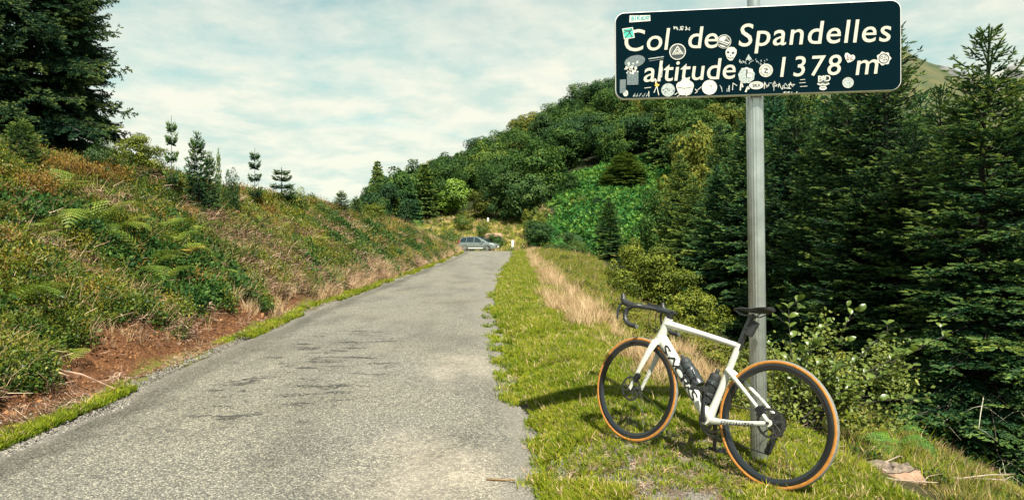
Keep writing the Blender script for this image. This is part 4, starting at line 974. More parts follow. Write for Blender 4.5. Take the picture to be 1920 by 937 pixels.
class Flat:
    def __init__(s): s.V, s.F, s.M = [], [], []
    def poly(s, pts, m, z):
        k = len(s.V); s.V += [(p[0], p[1], z) for p in pts]; s.F.append(tuple(range(k, k + len(pts)))); s.M.append(m); return s
    def disc(s, c, r, m, z, n=28, ry=None, rot=0.0):
        ry = ry or r; ca, sa = math.cos(rot), math.sin(rot)
        return s.poly([(c[0] + r * math.cos(a) * ca - ry * math.sin(a) * sa, c[1] + r * math.cos(a) * sa + ry * math.sin(a) * ca) for a in np.linspace(0, 2 * math.pi, n, endpoint=False)], m, z)
    def ring(s, c, r, w, m, z, n=32):
        a = np.linspace(0, 2 * math.pi, n, endpoint=False)
        for j in range(n):
            q = a[(j + 1) % n]
            s.poly([(c[0] + r * math.cos(a[j]), c[1] + r * math.sin(a[j])), (c[0] + r * math.cos(q), c[1] + r * math.sin(q)), (c[0] + (r - w) * math.cos(q), c[1] + (r - w) * math.sin(q)), (c[0] + (r - w) * math.cos(a[j]), c[1] + (r - w) * math.sin(a[j]))], m, z)
        return s
    def line(s, pts, w, m, z):
        for (a, b) in zip(pts[:-1], pts[1:]):
            a, b = np.array(a), np.array(b); d = b - a; l = np.linalg.norm(d) or 1; q = np.array((-d[1], d[0])) / l * w / 2; e = d / l * w * .3
            s.poly([a - q - e, a + q - e, b + q + e, b - q + e][::-1], m, z)
        return s
    def text(s, word, x0, x1, y0, caph, m, z, slope=0.0, bold=.015, shear=0.0):
        v, F = fit(word, x0, x1, y0, caph, shear, bold, slope); k = len(s.V)
        s.V += [(p[0], p[1], z) for p in v]; s.F += [tuple(i + k for i in f) for f in F]; s.M += [m] * len(F); return s
    def build(s, name, mats, label):
        me = mesh(name, s.V, s.F, mats, midx=s.M); o = linkmesh(name, me, panel); o['label'] = label; return o
SM = [M['stk_white'], M['stk_black'], M['stk_grey'], M['stk_teal'], M['stk_yellow'], M['stk_red'], M['stk_dim'], M['stk_tealink']]
Z1, Z2, Z3 = .0016, .0024, .0032
sc_ = lambda n_px: n_px / 3.4286 * 3.78 / FPX                       # enlarged-sign pixels -> metres
def quad(*zs): return [zc(*z) for z in zs]
f = Flat(); f.poly(quad((137, 147), (273, 137), (271, 100), (139, 102)), 0, Z1)
p, q = zc(150, 135), zc(211, 131); f.text('BIK', p[0], q[0], p[1], sc_(25), 7, Z2, .06, .03); p, q = zc(213, 131), zc(269, 127); f.text('ECAT', p[0], q[0], p[1], sc_(20), 7, Z2, .06, .03)
f.build('sticker', SM, 'white rectangular sticker with teal BIKECAT lettering')
f = Flat(); f.poly(quad((103, 256), (172, 245), (160, 176), (91, 187)), 0, Z1).poly(quad((108, 249), (166, 239), (156, 182), (97, 192)), 3, Z2)
f.line(quad((104, 195), (135, 205), (155, 240)), sc_(6), 1, Z3).line(quad((150, 185), (140, 210), (112, 245)), sc_(6), 1, Z3).line(quad((100, 215), (130, 200), (158, 196)), sc_(4), 1, Z3)
f.build('sticker', SM, 'teal square sticker with black lines, white edged')
f = Flat(); c = zc(447, 334); f.disc(c, sc_(52), 0, Z1).ring(c, sc_(46), sc_(7), 1, Z2).disc(c, sc_(38), 1, Z2)
f.line(quad((415, 350), (447, 300), (480, 350)), sc_(6), 0, Z3).line(quad((425, 352), (447, 318), (470, 352)), sc_(4), 0, Z3).line(quad((432, 330), (440, 345), (460, 330), (467, 345)), sc_(3), 0, Z3)
p, q = zc(413, 357), zc(481, 354); f.poly(quad((410, 362), (484, 359), (478, 340), (414, 342)), 1, Z3 + .0004).text('LOS PICOS', p[0], q[0], p[1] + .002, sc_(12), 0, Z3 + .0009, .03, .03)
f.build('sticker', SM, 'round black and white mountain sticker')
f = Flat(); c = zc(746, 269); f.disc(c, sc_(44), 0, Z1).ring(c, sc_(40), sc_(5), 1, Z2)
f.poly(quad((712, 285), (768, 302), (780, 285), (715, 262)), 1, Z2).line(quad((718, 272), (770, 292)), sc_(5), 0, Z3)
f.poly(quad((745, 262), (778, 275), (780, 250), (762, 240)), 1, Z2).line(quad((752, 258), (762, 246), (774, 266)), sc_(3), 0, Z3)
f.build('sticker', SM, 'round line drawing sticker beside the word de')
f = Flat(); f.poly([zc(*z) for z in ((756, 350), (766, 378), (782, 392), (800, 390), (812, 372), (826, 345), (826, 322), (812, 307), (790, 303), (768, 310), (756, 328))], 0, Z1)
for zz, r in (((772, 338), 9), ((803, 342), 9)): f.disc(zc(*zz), sc_(r), 1, Z2, ry=sc_(r * .85))
f.poly(quad((783, 362), (794, 362), (789, 350)), 1, Z2).line(quad((768, 368), (785, 378), (806, 372)), sc_(3), 1, Z2)
for k in range(5): f.line(quad((771 + 8 * k, 366 + 2 * k % 6), (773 + 8 * k, 378)), sc_(2), 1, Z2)
for k in range(9): f.disc(zc(768 + 6 * k, 316 + (k * 5) % 9), sc_(2), 2, Z2, 6)
f.build('sticker', SM, 'white skull shaped sticker')
f = Flat(); c = zc(1015, 454); f.disc(c, sc_(42), 0, Z1).ring(c, sc_(30), sc_(2), 1, Z2)
f.line(quad((1005, 440), (1020, 448), (1006, 466), (1026, 470)), sc_(6), 1, Z2).line(quad((1020, 436), (1028, 455)), sc_(4), 1, Z2)
for a in np.linspace(0, 6.28, 26): f.disc(c + np.array((math.cos(a), math.sin(a))) * sc_(36), sc_(2.4), 1, Z2, 5)
f.build('sticker', SM, 'round white club badge sticker before the number')
f = Flat(); f.poly([zc(*z) for z in ((1541, 405), (1528, 385), (1520, 362), (1525, 345), (1538, 340), (1552, 350), (1562, 358), (1575, 352), (1586, 362), (1588, 376), (1578, 390), (1560, 400))], 0, Z1)
f.line(quad((1538, 355), (1542, 372), (1533, 386), (1547, 385), (1550, 370)), sc_(4), 5, Z2).line(quad((1572, 366), (1561, 372), (1560, 384), (1574, 386)), sc_(4), 5, Z2)
f.build('sticker', SM, 'white heart sticker with dark red scribble')
f = Flat(); c = zc(1772, 378); f.poly([c + np.array((math.cos(a), math.sin(a))) * sc_(40 + 4 * math.cos(7 * a)) for a in np.linspace(0, 6.28, 40, endpoint=False)], 0, Z1).ring(c, sc_(31), sc_(6), 1, Z2)
for dx, dy, r in ((-12, -6, 9), (8, -10, 8), (2, 10, 7), (16, 6, 5)): f.ring(c + np.array((sc_(dx), -sc_(dy))), sc_(r), sc_(3), 1, Z2, 12)
f.build('sticker', SM, 'scalloped round sticker at the right of the letter m')
f = Flat(); c = zc(495, 562); f.poly([c + np.array((math.cos(a), math.sin(a))) * sc_(54 + 3 * math.sin(5 * a)) for a in np.linspace(0, 6.28, 40, endpoint=False)], 0, Z1)
f.line(quad((447, 562), (490, 570), (545, 560)), sc_(3), 1, Z2).line(quad((492, 566), (500, 605)), sc_(3), 2, Z2).line(quad((455, 528), (470, 520)), sc_(4), 1, Z2)
for zz in ((446, 598), (462, 610), (520, 606), (536, 596)): f.line(quad(zz, (zz[0] - 18, zz[1] + 12)), sc_(4), 0, Z1)
f.build('sticker', SM, 'round white sticker scratched across its middle')
f = Flat(); c = zc(652, 563); f.disc(c, sc_(47), 0, Z1).line(quad((655, 548), (668, 556), (662, 566)), sc_(4), 2, Z2).line(quad((625, 552), (636, 545)), sc_(3), 2, Z2)
f.build('sticker', SM, 'plain round white sticker under the word altitude')
f = Flat(); c = zc(890, 486); f.poly([c + np.array((math.cos(a), math.sin(a))) * sc_(50 + 2 * math.sin(9 * a)) for a in np.linspace(0, 6.28, 44, endpoint=False)], 2, Z1)
f.poly(quad((858, 440), (900, 440), (900, 447), (858, 449)), 0, Z2)
f.poly(quad((897, 470), (930, 470), (930, 447), (897, 447)), 0, Z3).poly(quad((894, 500), (922, 500), (922, 477), (894, 477)), 0, Z3).poly(quad((888, 500), (893, 500), (897, 447), (888, 447)), 1, Z2)
f.build('sticker', SM, 'worn grey round sticker over the colon')
f = Flat(); c = zc(953, 550); f.disc(c, sc_(44), 0, Z1, ry=sc_(25)); p, q = zc(928, 562), zc(982, 560); f.text('SRX', p[0], q[0], p[1], sc_(19), 1, Z2, .02, .03)
f.line(quad((925, 535), (980, 533)), sc_(3), 2, Z2); f.build('sticker', SM, 'oval white SRX sticker')
f = Flat(); f.poly([zc(*z) for z in ((1358, 545), (1362, 570), (1375, 584), (1390, 582), (1400, 566), (1404, 545), (1415, 540), (1408, 520), (1410, 490), (1402, 482), (1392, 500), (1380, 484), (1368, 500), (1356, 484), (1350, 500), (1354, 522), (1348, 540))], 1, Z1)
p, q = zc(1350, 528), zc(1410, 524); f.text('BAD', p[0], q[0], p[1], sc_(36), 0, Z2, .04, .02)
f.line(quad((1348, 540), (1365, 548), (1380, 540), (1396, 548), (1418, 538)), sc_(9), 0, Z2).disc(zc(1381, 568), sc_(22), 0, Z2, ry=sc_(13)).line(quad((1368, 566), (1394, 564)), sc_(3), 1, Z3)
f.build('sticker', SM, 'white mask shaped sticker reading BAD')
f = Flat(); f.disc(zc(1542, 533), sc_(33), 2, Z1).ring(zc(1542, 533), sc_(33), sc_(3), 0, Z2).build('sticker', SM, 'faded grey round sticker near the lower right corner')
f = Flat(); f.disc(zc(386, 580), sc_(43), 2, Z1)
for k in range(46): a, b = rng.uniform(0, 6.28), rng.uniform(0, 40); f.disc(zc(386 + b * math.cos(a), 580 + b * math.sin(a)), sc_(rng.uniform(1.5, 4)), int(rng.integers(0, 2)), Z2, 5)
f.build('sticker', SM, 'crazed grey round sticker under the word altitude')
f = Flat(); f.disc(zc(113, 601), sc_(16), 0, Z1, ry=sc_(20)).disc(zc(113, 601), sc_(9), 2, Z2).build('sticker', SM, 'small oval sticker in the lower left corner')
f = Flat(); f.disc(zc(172, 396), sc_(66), 6, Z1, ry=sc_(38), rot=.2)
for k in range(26): a = rng.uniform(0, 6.28); f.disc(zc(145 + rng.normal(0, 24), 440 + rng.normal(0, 13)), sc_(rng.uniform(3, 9)), 0, Z2, 6, ry=sc_(rng.uniform(2, 14)), rot=rng.uniform(-.6, .6))
f.poly(quad((122, 548), (195, 546), (195, 456), (122, 470)), 6, Z1 + .0004)
f.poly(quad((76, 600), (114, 598), (114, 512), (76, 514)), 6, Z1 + .0004).build('sticker', SM, 'torn remains of stickers at the left end')
f = Flat(); f.poly(quad((330, 500), (347, 498), (352, 432), (337, 434)), 0, Z2)
for k in range(6): f.line(quad((336 + 2 * k, 492 - 9 * k), (346, 490 - 9 * k)), sc_(3), 1, Z3)
f.build('sticker', SM, 'narrow strip sticker on the letter l')
f = Flat(); f.poly(quad((300, 553), (318, 560), (332, 545), (318, 540), (310, 528), (304, 540)), 4, Z1).line(quad((312, 556), (296, 596)), sc_(5), 0, Z1).line(quad((314, 556), (326, 612)), sc_(5), 0, Z1).line(quad((300, 508), (310, 520), (306, 534)), sc_(8), 0, Z1)
f.build('sticker', SM, 'small figure sticker with a yellow middle')
f = Flat()
for zz in [((418, 172), (450, 188)), ((455, 168), (490, 192)), ((495, 170), (522, 190))]:
    for k in range(10): x, y = rng.uniform(zz[0][0], zz[1][0]), rng.uniform(zz[0][1], zz[1][1]); f.poly(quad((x, y + 8), (x + 6, y + 8), (x + 6, y), (x, y)), 0 if k % 3 else 2, Z1 + .00002 * k)
f.line(quad((262, 380), (357, 366)), sc_(6), 2, Z1).line(quad((268, 394), (355, 380)), sc_(4), 6, Z1)
f.poly(quad((884, 388), (925, 384), (903, 350)), 2, Z1)
for k in range(34): x, y = rng.uniform(842, 1030), rng.uniform(380, 412); f.line(quad((x, y), (x + rng.normal(0, 6), y + rng.uniform(3, 12))), sc_(3), 2, Z1 + .00002 * k)
f.build('sticker', SM, 'scraped off remnants between the two lines of lettering')
f = Flat(); z_ = Z1
def scr(pts, w=4, m=0):
    global z_; z_ += .00003; f.line(quad(*pts), sc_(w), m, z_)
scr([(800, 580), (803, 535), (828, 552)]); scr([(850, 580), (856, 525), (866, 560)], 8); scr([(885, 590), (898, 560), (905, 572)], 10)
x = 1004
for k in range(6): scr([(x, 560 + rng.normal(0, 8)), (x + rng.uniform(0, 10), 532 + rng.normal(0, 6)), (x + 18 + rng.normal(0, 5), 552 + rng.normal(0, 9)), (x + 22 + rng.normal(0, 8), 566 + rng.normal(0, 7)), (x + 32, 548 + rng.normal(0, 9))], rng.uniform(2.4, 4), int(rng.integers(0, 2)) * 2); x += rng.uniform(24, 38)
scr([(1160, 545), (1200, 545)]); scr([(1130, 567), (1175, 570)]); scr([(1235, 515), (1265, 512)], 3); scr([(1230, 535), (1268, 532)], 3); scr([(1235, 558), (1280, 555)], 3)
for k in range(8): x = rng.uniform(725, 780); scr([(x, 590), (x + rng.normal(0, 8), rng.uniform(545, 575))], 3, 2)
for k in range(12): x = rng.uniform(160, 260); scr([(x, 622), (x + rng.uniform(5, 18), rng.uniform(600, 618))], 3, 2)
scr([(235, 568), (275, 563)], 4); scr([(262, 590), (262, 622)], 5); scr([(560, 575), (575, 590), (560, 600)], 4); scr([(575, 580), (600, 560)], 4)
for k in range(14): x = rng.uniform(1120, 1215); scr([(x, 598), (x + 5, 592)], 3)
f.build('graffiti', SM, 'white scribbles along the lower edge')

# ------------------------------------------------------------------ bicycle, leaning on the post
def paint(name, col, rough, coat=.6):
    m, nt, b = newmat(name); b.inputs['Base Color'].default_value = (*col, 1); b.inputs['Roughness'].default_value = rough; b.inputs['Coat Weight'].default_value = coat; b.inputs['Coat Roughness'].default_value = .08
    tc = nd(nt, 'ShaderNodeTexCoord'); f_ = noise(nt, tc.outputs['Object'], 14, 5, .65)
    lk(nt, rampn(nt, f_, [(.35, [c * .86 for c in col]), (.6, col)]).outputs[0], b.inputs['Base Color']); return m
M['white'] = paint('frame_white', (.56, .56, .50), .32)
M['carbon'] = paint('carbon_black', (.014, .016, .018), .22, .5)
M['black'] = plain('black_rubber', (.018, .019, .02), .6, var=.3, scale=40)
M['tape'] = plain('bar_tape', (.02, .021, .022), .45, var=.4, scale=60, bump=.4)
M['tread'] = plain('tyre_tread', (.13, .135, .125), .8, var=.25, scale=90)
M['tan'] = plain('tan_sidewall', (.38, .155, .024), .6, var=.2, scale=40)
M['steel'] = plain('steel', (.42, .43, .42), .3, metal=.9, var=.2)
M['chain'] = plain('dark_steel', (.12, .12, .115), .35, metal=.85, var=.4, scale=80)
M['bottle'] = plain('bottle_plastic', (.03, .035, .036), .28, var=.3, scale=30)
M['decal'] = plain('decal_black', (.012, .013, .014), .4)
bike = empty('bicycle'); tag(bike, 'white road bicycle with tan sidewall tyres leaning on the sign post', 'bicycle')
b0 = Vector((1.358, 3.40, 0)); b1 = Vector((.742, 4.20, 0)); b0.z = h1(b0.x, b0.y) + .008; b1.z = h1(b1.x, b1.y) + .008
Fv = (b1 - b0).normalized(); L0 = Vector((0, 0, 1)).cross(Fv).normalized(); U0 = Fv.cross(L0); la = R(11.5)
Uv = U0 * math.cos(la) - L0 * math.sin(la); Lv = L0 * math.cos(la) + U0 * math.sin(la)
bike.matrix_world = Matrix(((Fv.x, Lv.x, Uv.x, b0.x), (Fv.y, Lv.y, Uv.y, b0.y), (Fv.z, Lv.z, Uv.z, b0.z), (0, 0, 0, 1)))
RA, BB, FA, HB, HT = Vector((0, 0, .34)), Vector((.405, 0, .272)), Vector((.985, 0, .34)), Vector((.838, 0, .69)), Vector((.797, 0, .815))
def part(b, name, mats, parent=bike, sharp=35, **kw):
    o = b.build(name, mats if isinstance(mats, list) else [mats], parent, sharp=sharp); return o
fr = MB(); YS = (0, 1, 0)
def bez(*P, n=8):
    P = [Vector(p) for p in P]; out = []
    for t in np.linspace(0, 1, n):
        Q = P[:]
        while len(Q) > 1: Q = [Q[i].lerp(Q[i + 1], float(t)) for i in range(len(Q) - 1)]
        out.append(Q[0])
    return out
fr.sweep([HB + Vector((.004, 0, -.012)), HB.lerp(HT, .4), HT + Vector((-.004, 0, .012))], [.036, .030, .029], [.027, .024, .025], YS, 16)
fr.sweep(bez((.805, 0, .79), (.55, 0, .765), (.27, 0, .718)), [.026, .023, .021, .019, .018, .018, .017, .018], [.026, .024, .022, .020, .019, .018, .017, .017], YS, 14)
fr.sweep(bez((.842, 0, .705), (.64, 0, .50), (.415, 0, .285)), [.040, .040, .039, .038, .037, .036, .036, .036], [.027, .027, .026, .026, .027, .028, .030, .032], YS, 16)
fr.sweep(bez((.405, 0, .275), (.345, 0, .47), (.272, 0, .735)), [.028, .024, .022, .022, .022, .021, .020, .019], [.032, .026, .020, .018, .017, .016, .016, .016], YS, 14)
fr.lathe([(.0, -.043), (.031, -.043), (.031, .043), (0, .043)], 20, BB, 0, closed=False)
for s in (-1, 1):
    fr.sweep(bez((.395, s * .030, .268), (.22, s * .052, .285), (.0, s * .066, .338)), [.021, .019, .017, .015, .014, .013, .013, .014], [.011, .010, .009, .009, .008, .008, .007, .007], YS, 10)
    fr.sweep(bez((.322, s * .014, .575), (.26, s * .040, .545), (.10, s * .060, .43), (.008, s * .066, .350)), [.016, .015, .013, .012, .011, .010, .010, .012], [.010, .009, .008, .007, .007, .007, .007, .007], YS, 10)
    fr.lathe([(0, -.004), (.019, -.004), (.019, .004), (0, .004)], 14, (.0, s * .066, .340), 0, closed=False)
frame = part(fr, 'frame', M['white'])
fk = MB()
fk.sweep([HB + Vector((.012, 0, -.030)), HB + Vector((.003, 0, -.008))], [.033, .035], [.040, .030], YS, 14)
for s in (-1, 1):
    fk.sweep(bez(HB + Vector((.010, s * .030, -.018)), (.872, s * .060, .60), (.935, s * .056, .46), (.985, s * .056, .335)), [.027, .025, .022, .019, .017, .015, .013, .012], [.013, .012, .011, .010, .009, .008, .008, .008], YS, 12)
fork = part(fk, 'fork', M['white'])
dc = MB(); dc.lathe([(0, 0), (.008, 0), (.008, .012), (0, .012)], 12, (0, .071, .34), 0, closed=False); dc.lathe([(0, 0), (.008, 0), (.008, .012), (0, .012)], 12, (.985, .061, .335), 0, closed=False)
part(dc, 'axle_end', M['chain'], frame)

def ondown(v, F, a, b, ra, rb, off=.0012, side=1, p0=(0, 0)):
    """print wrapped on the near face of a tube from a to b: v in (along, across)"""
    a, b = Vector(a), Vector(b); d = (b - a).normalized(); up = Vector((0, 1, 0)).cross(d)
    out = []
    for x, y in v:
        q = a + d * (x + p0[0]) + up * (y + p0[1]); k = max(0.0, 1 - ((y + p0[1]) / ra) ** 2)
        out.append((q.x, rb * math.sqrt(k) + off, q.z))
    return out, F
v, F_ = fit('S-WORKS', .085, .30, -.024, .049, 0.0, .012); v[:, 0] = .085 + (v[:, 0] - v[:, 0].min()) * .400 / np.ptp(v[:, 0])
V_, F_ = ondown(v, F_, (.842, 0, .705), (.415, 0, .285), .0395, .0285)
linkmesh('lettering', mesh('lettering', V_, F_, [M['decal']]), frame)
a_, b_ = Vector((.30, .047, .2755)), Vector((.10, .0605, .306)); d_ = (b_ - a_); ln = d_.length
v, F_ = fit('SPECIALIZED', .01, ln + .02, -.009, .019, .2, .03)
V_ = []
for x, y in v:
    q = a_ + d_ * (x / ln) + Vector((0, 0, y)); V_.append((q.x, q.y + .0098 * math.sqrt(max(0, 1 - (y / .016) ** 2)) + .0016, q.z))
linkmesh('lettering', mesh('lettering', V_, F_, [M['decal']]), frame)

def wheel(name, c, disc_y, cass):
    e = MB(); Rt, hw_ = .340, .0135
    prof = [(Rt - .0135 + .0135 * math.cos(a), .0135 * math.sin(a)) for a in np.linspace(-1.15, 1.15, 11)]
    e.lathe(prof, 96, (0, 0, 0), 0, closed=False)
    w = empty(name, c); w.parent = bike
    ty = part(e, 'tread', M['tread'], w)
    sd = MB()
    for s in (-1, 1):
        q = [(Rt - .0135 + .0137 * math.cos(a), s * .0137 * math.sin(a)) for a in np.linspace(.95, 2.5, 7)]
        sd.lathe(q if s > 0 else q[::-1], 96, (0, 0, 0), 0, closed=False)
    part(sd, 'sidewall', M['tan'], w)
    ri = MB(); ri.lathe([(.3175, .0118), (.309, .0134), (.296, .0124), (.2835, .0065), (.2815, 0), (.2835, -.0065), (.296, -.0124), (.309, -.0134), (.3175, -.0118)], 96)
    part(ri, 'rim', M['carbon'], w)
    hb = MB(); hb.sweep([(0, -.052, 0), (0, -.034, 0), (0, -.030, 0), (0, .030, 0), (0, .034, 0), (0, .052, 0)], [.012, .02, .012, .012, .021, .012], n=18)
    part(hb, 'hub', M['carbon'], w)
    sk = MB(); N = 24
    for i in range(N):
        a = 2 * math.pi * i / N + .1; s = 1 if i % 2 else -1; o_ = .9 * (1 if (i // 2) % 2 else -1)
        sk.sweep([(.021 * math.cos(a + o_), s * .032, .021 * math.sin(a + o_)), (.284 * math.cos(a), s * .003, .284 * math.sin(a))], .0011, n=4, cap=False)
    o = part(sk, 'spokes', M['black'], w)
    br = MB(); y = disc_y
    br.lathe([(.080, y - .001), (.080, y + .001), (.066, y + .001), (.066, y - .001)], 40); br.lathe([(.026, y - .001), (.026, y + .001), (.018, y + .001), (.018, y - .001)], 20)
    for i in range(8): a = i * math.pi / 4; br.sweep([(.024 * math.cos(a), y, .024 * math.sin(a)), (.068 * math.cos(a + .5), y, .068 * math.sin(a + .5))], .0016, .004, n=6)
    part(br, 'brake_disc', M['chain'], w)
    va = MB(); va.sweep([(.05, .0, -.269), (.042, 0, -.225)], .0028, n=6); part(va, 'valve', M['black'], w)
    if cass:
        cs = MB()
        for i in range(10):
            r_ = .058 - .0042 * i; yy = -.018 - .0038 * i; n_ = max(13, int(r_ * 560)); P = []
            prof2 = []
            V, F = [], []
            for j in range(n_ * 2):
                a = math.pi * j / n_; rr = r_ if j % 2 else r_ - .0045
                V += [(rr * math.cos(a), yy - .0008, rr * math.sin(a)), (rr * math.cos(a), yy + .0008, rr * math.sin(a))]
            m_n = n_ * 2; F = [(2 * j, 2 * ((j + 1) % m_n), 2 * ((j + 1) % m_n) + 1, 2 * j + 1) for j in range(m_n)] + [tuple(2 * j for j in range(m_n)), tuple(2 * j + 1 for j in reversed(range(m_n)))]
            cs.add(V, F)
        part(cs, 'cassette', M['chain'], w, sharp=20)
    return w
wr = wheel('wheel', RA, .046, True); wf = wheel('wheel', FA - Vector((0, 0, .0)), .044, False)
# brakes
for (c, nm) in (((.058, .048, .392), 'r'), ((.938, .046, .418), 'f')):
    b_ = MB(); b_.box((c[0], c[1] + .012, c[2]), (.034, .022, .050), rot=Euler((0, -.5 if nm == 'f' else .9, 0)).to_matrix()); b_.sweep([(c[0] - .016, c[1] + .014, c[2] + .03), (c[0] + .012, c[1] + .014, c[2] - .03)], .011, n=10)
    part(b_, 'brake_caliper', M['carbon'])
# seat
spst = MB(); spst.sweep([(.276, 0, .700), (.247, 0, .80), (.218, 0, .896)], [.021, .019, .017], [.0105, .010, .0095], YS, 14)
spst.sweep([(.20, 0, .888), (.215, 0, .906)], [.020, .012], [.016, .02], YS, 10); part(spst, 'seatpost', M['carbon'])
sd = MB(); V, F = [], []; nsec, nr_ = 15, 14
for i in range(nsec):
    t = i / (nsec - 1); x = .098 + .236 * t; hwid = np.interp(t, [0, .08, .2, .4, .6, .8, .95, 1], [.040, .066, .071, .052, .030, .021, .017, .009]); zt = np.interp(t, [0, .15, .45, .8, 1], [.957, .949, .938, .939, .930]); th = np.interp(t, [0, .3, .7, 1], [.030, .036, .026, .018])
    for j in range(nr_):
        a = 2 * math.pi * j / nr_; cyy, czz = math.cos(a), math.sin(a)
        zz = zt + (.006 * czz - .010 * abs(cyy) ** 2 if czz > 0 else th * czz * (.35 + .65 * abs(cyy)))
        V.append((x, hwid * cyy, zz))
for i in range(nsec - 1):
    for j in range(nr_): F.append((i * nr_ + j, (i + 1) * nr_ + j, (i + 1) * nr_ + (j + 1) % nr_, i * nr_ + (j + 1) % nr_))
F += [tuple(range(nr_)), tuple(range((nsec - 1) * nr_, nsec * nr_))[::-1]]
sd.add(V, F); saddle = part(sd, 'saddle', M['black'], sharp=60)
rl = MB()
for s in (-1, 1): rl.sweep([(.315, s * .012, .922), (.280, s * .020, .902), (.175, s * .021, .900), (.125, s * .036, .930)], .0036, n=8)
part(rl, 'rail', M['carbon'], saddle)
tl = MB(); tl.sweep([(.222, 0, .790), (.185, 0, .870)], [.026, .024], [.019, .018], YS, 12); tl.box((.235, 0, .83), (.03, .03, .012)); part(tl, 'rear_light', M['black'])
# cockpit
st_ = MB(); st_.sweep([(.796, 0, .822), (.783, 0, .862)], [.019, .019], n=18); st_.sweep(bez((.780, 0, .858), (.83, 0, .866), (.888, 0, .872)), [.019, .018, .017, .017, .016, .016, .017, .018], [.018, .017, .016, .015, .015, .016, .02, .026], YS, 14); part(st_, 'stem', M['carbon'])
hbr = empty('handlebar', (0, 0, 0)); hbr.parent = bike
bar = MB(); bar.sweep([(.888, -.13, .873), (.890, -.06, .873), (.890, .06, .873), (.888, .13, .873)], .0125, .0125, n=12); part(bar, 'bar_top', M['carbon'], hbr)
for s in (-1, 1):
    tp = MB()
    ctrl = [(.888, s * .115, .873), (.890, s * .165, .873), (.902, s * .192, .872), (.930, s * .203, .868), (.955, s * .205, .858), (.973, s * .207, .838), (.980, s * .209, .808), (.972, s * .211, .778), (.950, s * .213, .755), (.918, s * .214, .744), (.868, s * .215, .740)]
    tp.sweep(ctrl, .0155, .0155, n=12); part(tp, 'bar_tape', M['tape'], hbr)
    pl = MB(); pl.lathe([(0, -.004), (.0135, -.004), (.0135, .003), (0, .003)], 14, (0, 0, 0), 0, closed=False, axis='z'); pq = part(pl, 'bar_plug', M['steel'], hbr); pq.matrix_local = Matrix.Translation((.864, s * .215, .740)) @ Matrix.Rotation(R(90), 4, 'Y')
    hd_ = MB(); hd_.sweep([(.930, s * .204, .870), (.965, s * .206, .874), (1.000, s * .206, .884), (1.022, s * .205, .905), (1.028, s * .204, .938)], [.018, .021, .021, .019, .014], [.0155, .017, .017, .0155, .013], YS, 12); part(hd_, 'brake_hood', M['tape'], hbr)
    lv_ = MB(); lv_.sweep([(1.018, s * .206, .880), (1.036, s * .212, .855), (1.036, s * .222, .815), (1.020, s * .230, .770)], [.008, .010, .009, .006], [.005, .006, .006, .004], YS, 8); part(lv_, 'brake_lever', M['carbon'], hbr)
cp = MB(); cp.box((.925, 0, .897), (.085, .05, .016), rot=Euler((0, -.1, 0)).to_matrix()); cp.box((.90, 0, .885), (.03, .02, .02)); part(cp, 'bike_computer', M['black'])
hs_ = MB(); hs_.sweep(bez((.925, .03, .862), (.955, .05, .80), (.90, .025, .74), (.862, .012, .725), n=10), .0022, n=5); hs_.sweep(bez((.925, -.03, .862), (.96, -.05, .80), (.90, -.025, .74), (.862, -.012, .725), n=10), .0022, n=5); part(hs_, 'cable', M['black'])
# drivetrain
cr_ = MB(); ta, tb = R(86), R(266)
def armp(r_, a): return (BB.x + r_ * math.cos(a), BB.z + r_ * math.sin(a))
for s, a in ((1, ta), (-1, tb)):
    x, z = armp(.172, a); cr_ = MB(); cr_.sweep([(BB.x, s * .062, BB.z), (BB.x * .5 + x * .5, s * .070, BB.z * .5 + z * .5), (x, s * .074, z)], [.018, .013, .013], [.010, .008, .008], YS, 12); cr_.lathe([(0, -.01), (.020, -.01), (.020, .010), (0, .010)], 16, (BB.x, s * .060, BB.z), 0, closed=False); part(cr_, 'crank_arm', M['carbon'])
    pd = MB(); pd.sweep([(x, s * .078, z), (x, s * .135, z)], .0085, n=10); pd.box((x + .012, s * .112, z - .004), (.075, .05, .017)); pd.box((x - .03, s * .112, z + .002), (.022, .05, .026)); part(pd, 'pedal', M['black'])
ch = MB()
for r_, yy in ((.102, -.046), (.078, -.039)):
    n_ = int(r_ * 470); V = []
    for j in range(n_ * 2):
        a = math.pi * j / n_; rr = r_ if j % 2 else r_ - .0055
        for q in (rr, r_ - .016): V += [(BB.x + q * math.cos(a), yy - .0012, BB.z + q * math.sin(a)), (BB.x + q * math.cos(a), yy + .0012, BB.z + q * math.sin(a))]
    m_n = n_ * 2; F = []
    for j in range(m_n):
        A, B = 4 * j, 4 * ((j + 1) % m_n); F += [(A, B, B + 1, A + 1), (A + 2, A + 3, B + 3, B + 2), (A, A + 2, B + 2, B), (A + 1, B + 1, B + 3, A + 3)]
    ch.add(V, F)
for i in range(4): a = .4 + i * math.pi / 2; ch.sweep([(BB.x, -.045, BB.z), (BB.x + .09 * math.cos(a), -.044, BB.z + .09 * math.sin(a))], .012, .004, YS, 8)
part(ch, 'chainring', M['chain'], sharp=20)
cn = MB(); rg = .042
top = [(BB.x + .008, -.046, BB.z + .101), (.01, -.036, .34 + rg)]; arc = [(rg * math.cos(a), -.036, .34 + rg * math.sin(a)) for a in np.linspace(1.6, 3.6, 8)]
low = [(.022, -.036, .262), (.048, -.036, .228), (.052, -.037, .196), (.035, -.037, .178), (.052, -.037, .166), (BB.x - .02, -.046, BB.z - .100)]; arc2 = [(BB.x + .1 * math.cos(a), -.046, BB.z + .1 * math.sin(a)) for a in np.linspace(-1.7, 1.5, 10)]
cn.sweep(top + arc + low + arc2, .004, .0022, YS, 6); part(cn, 'chain', M['chain'])
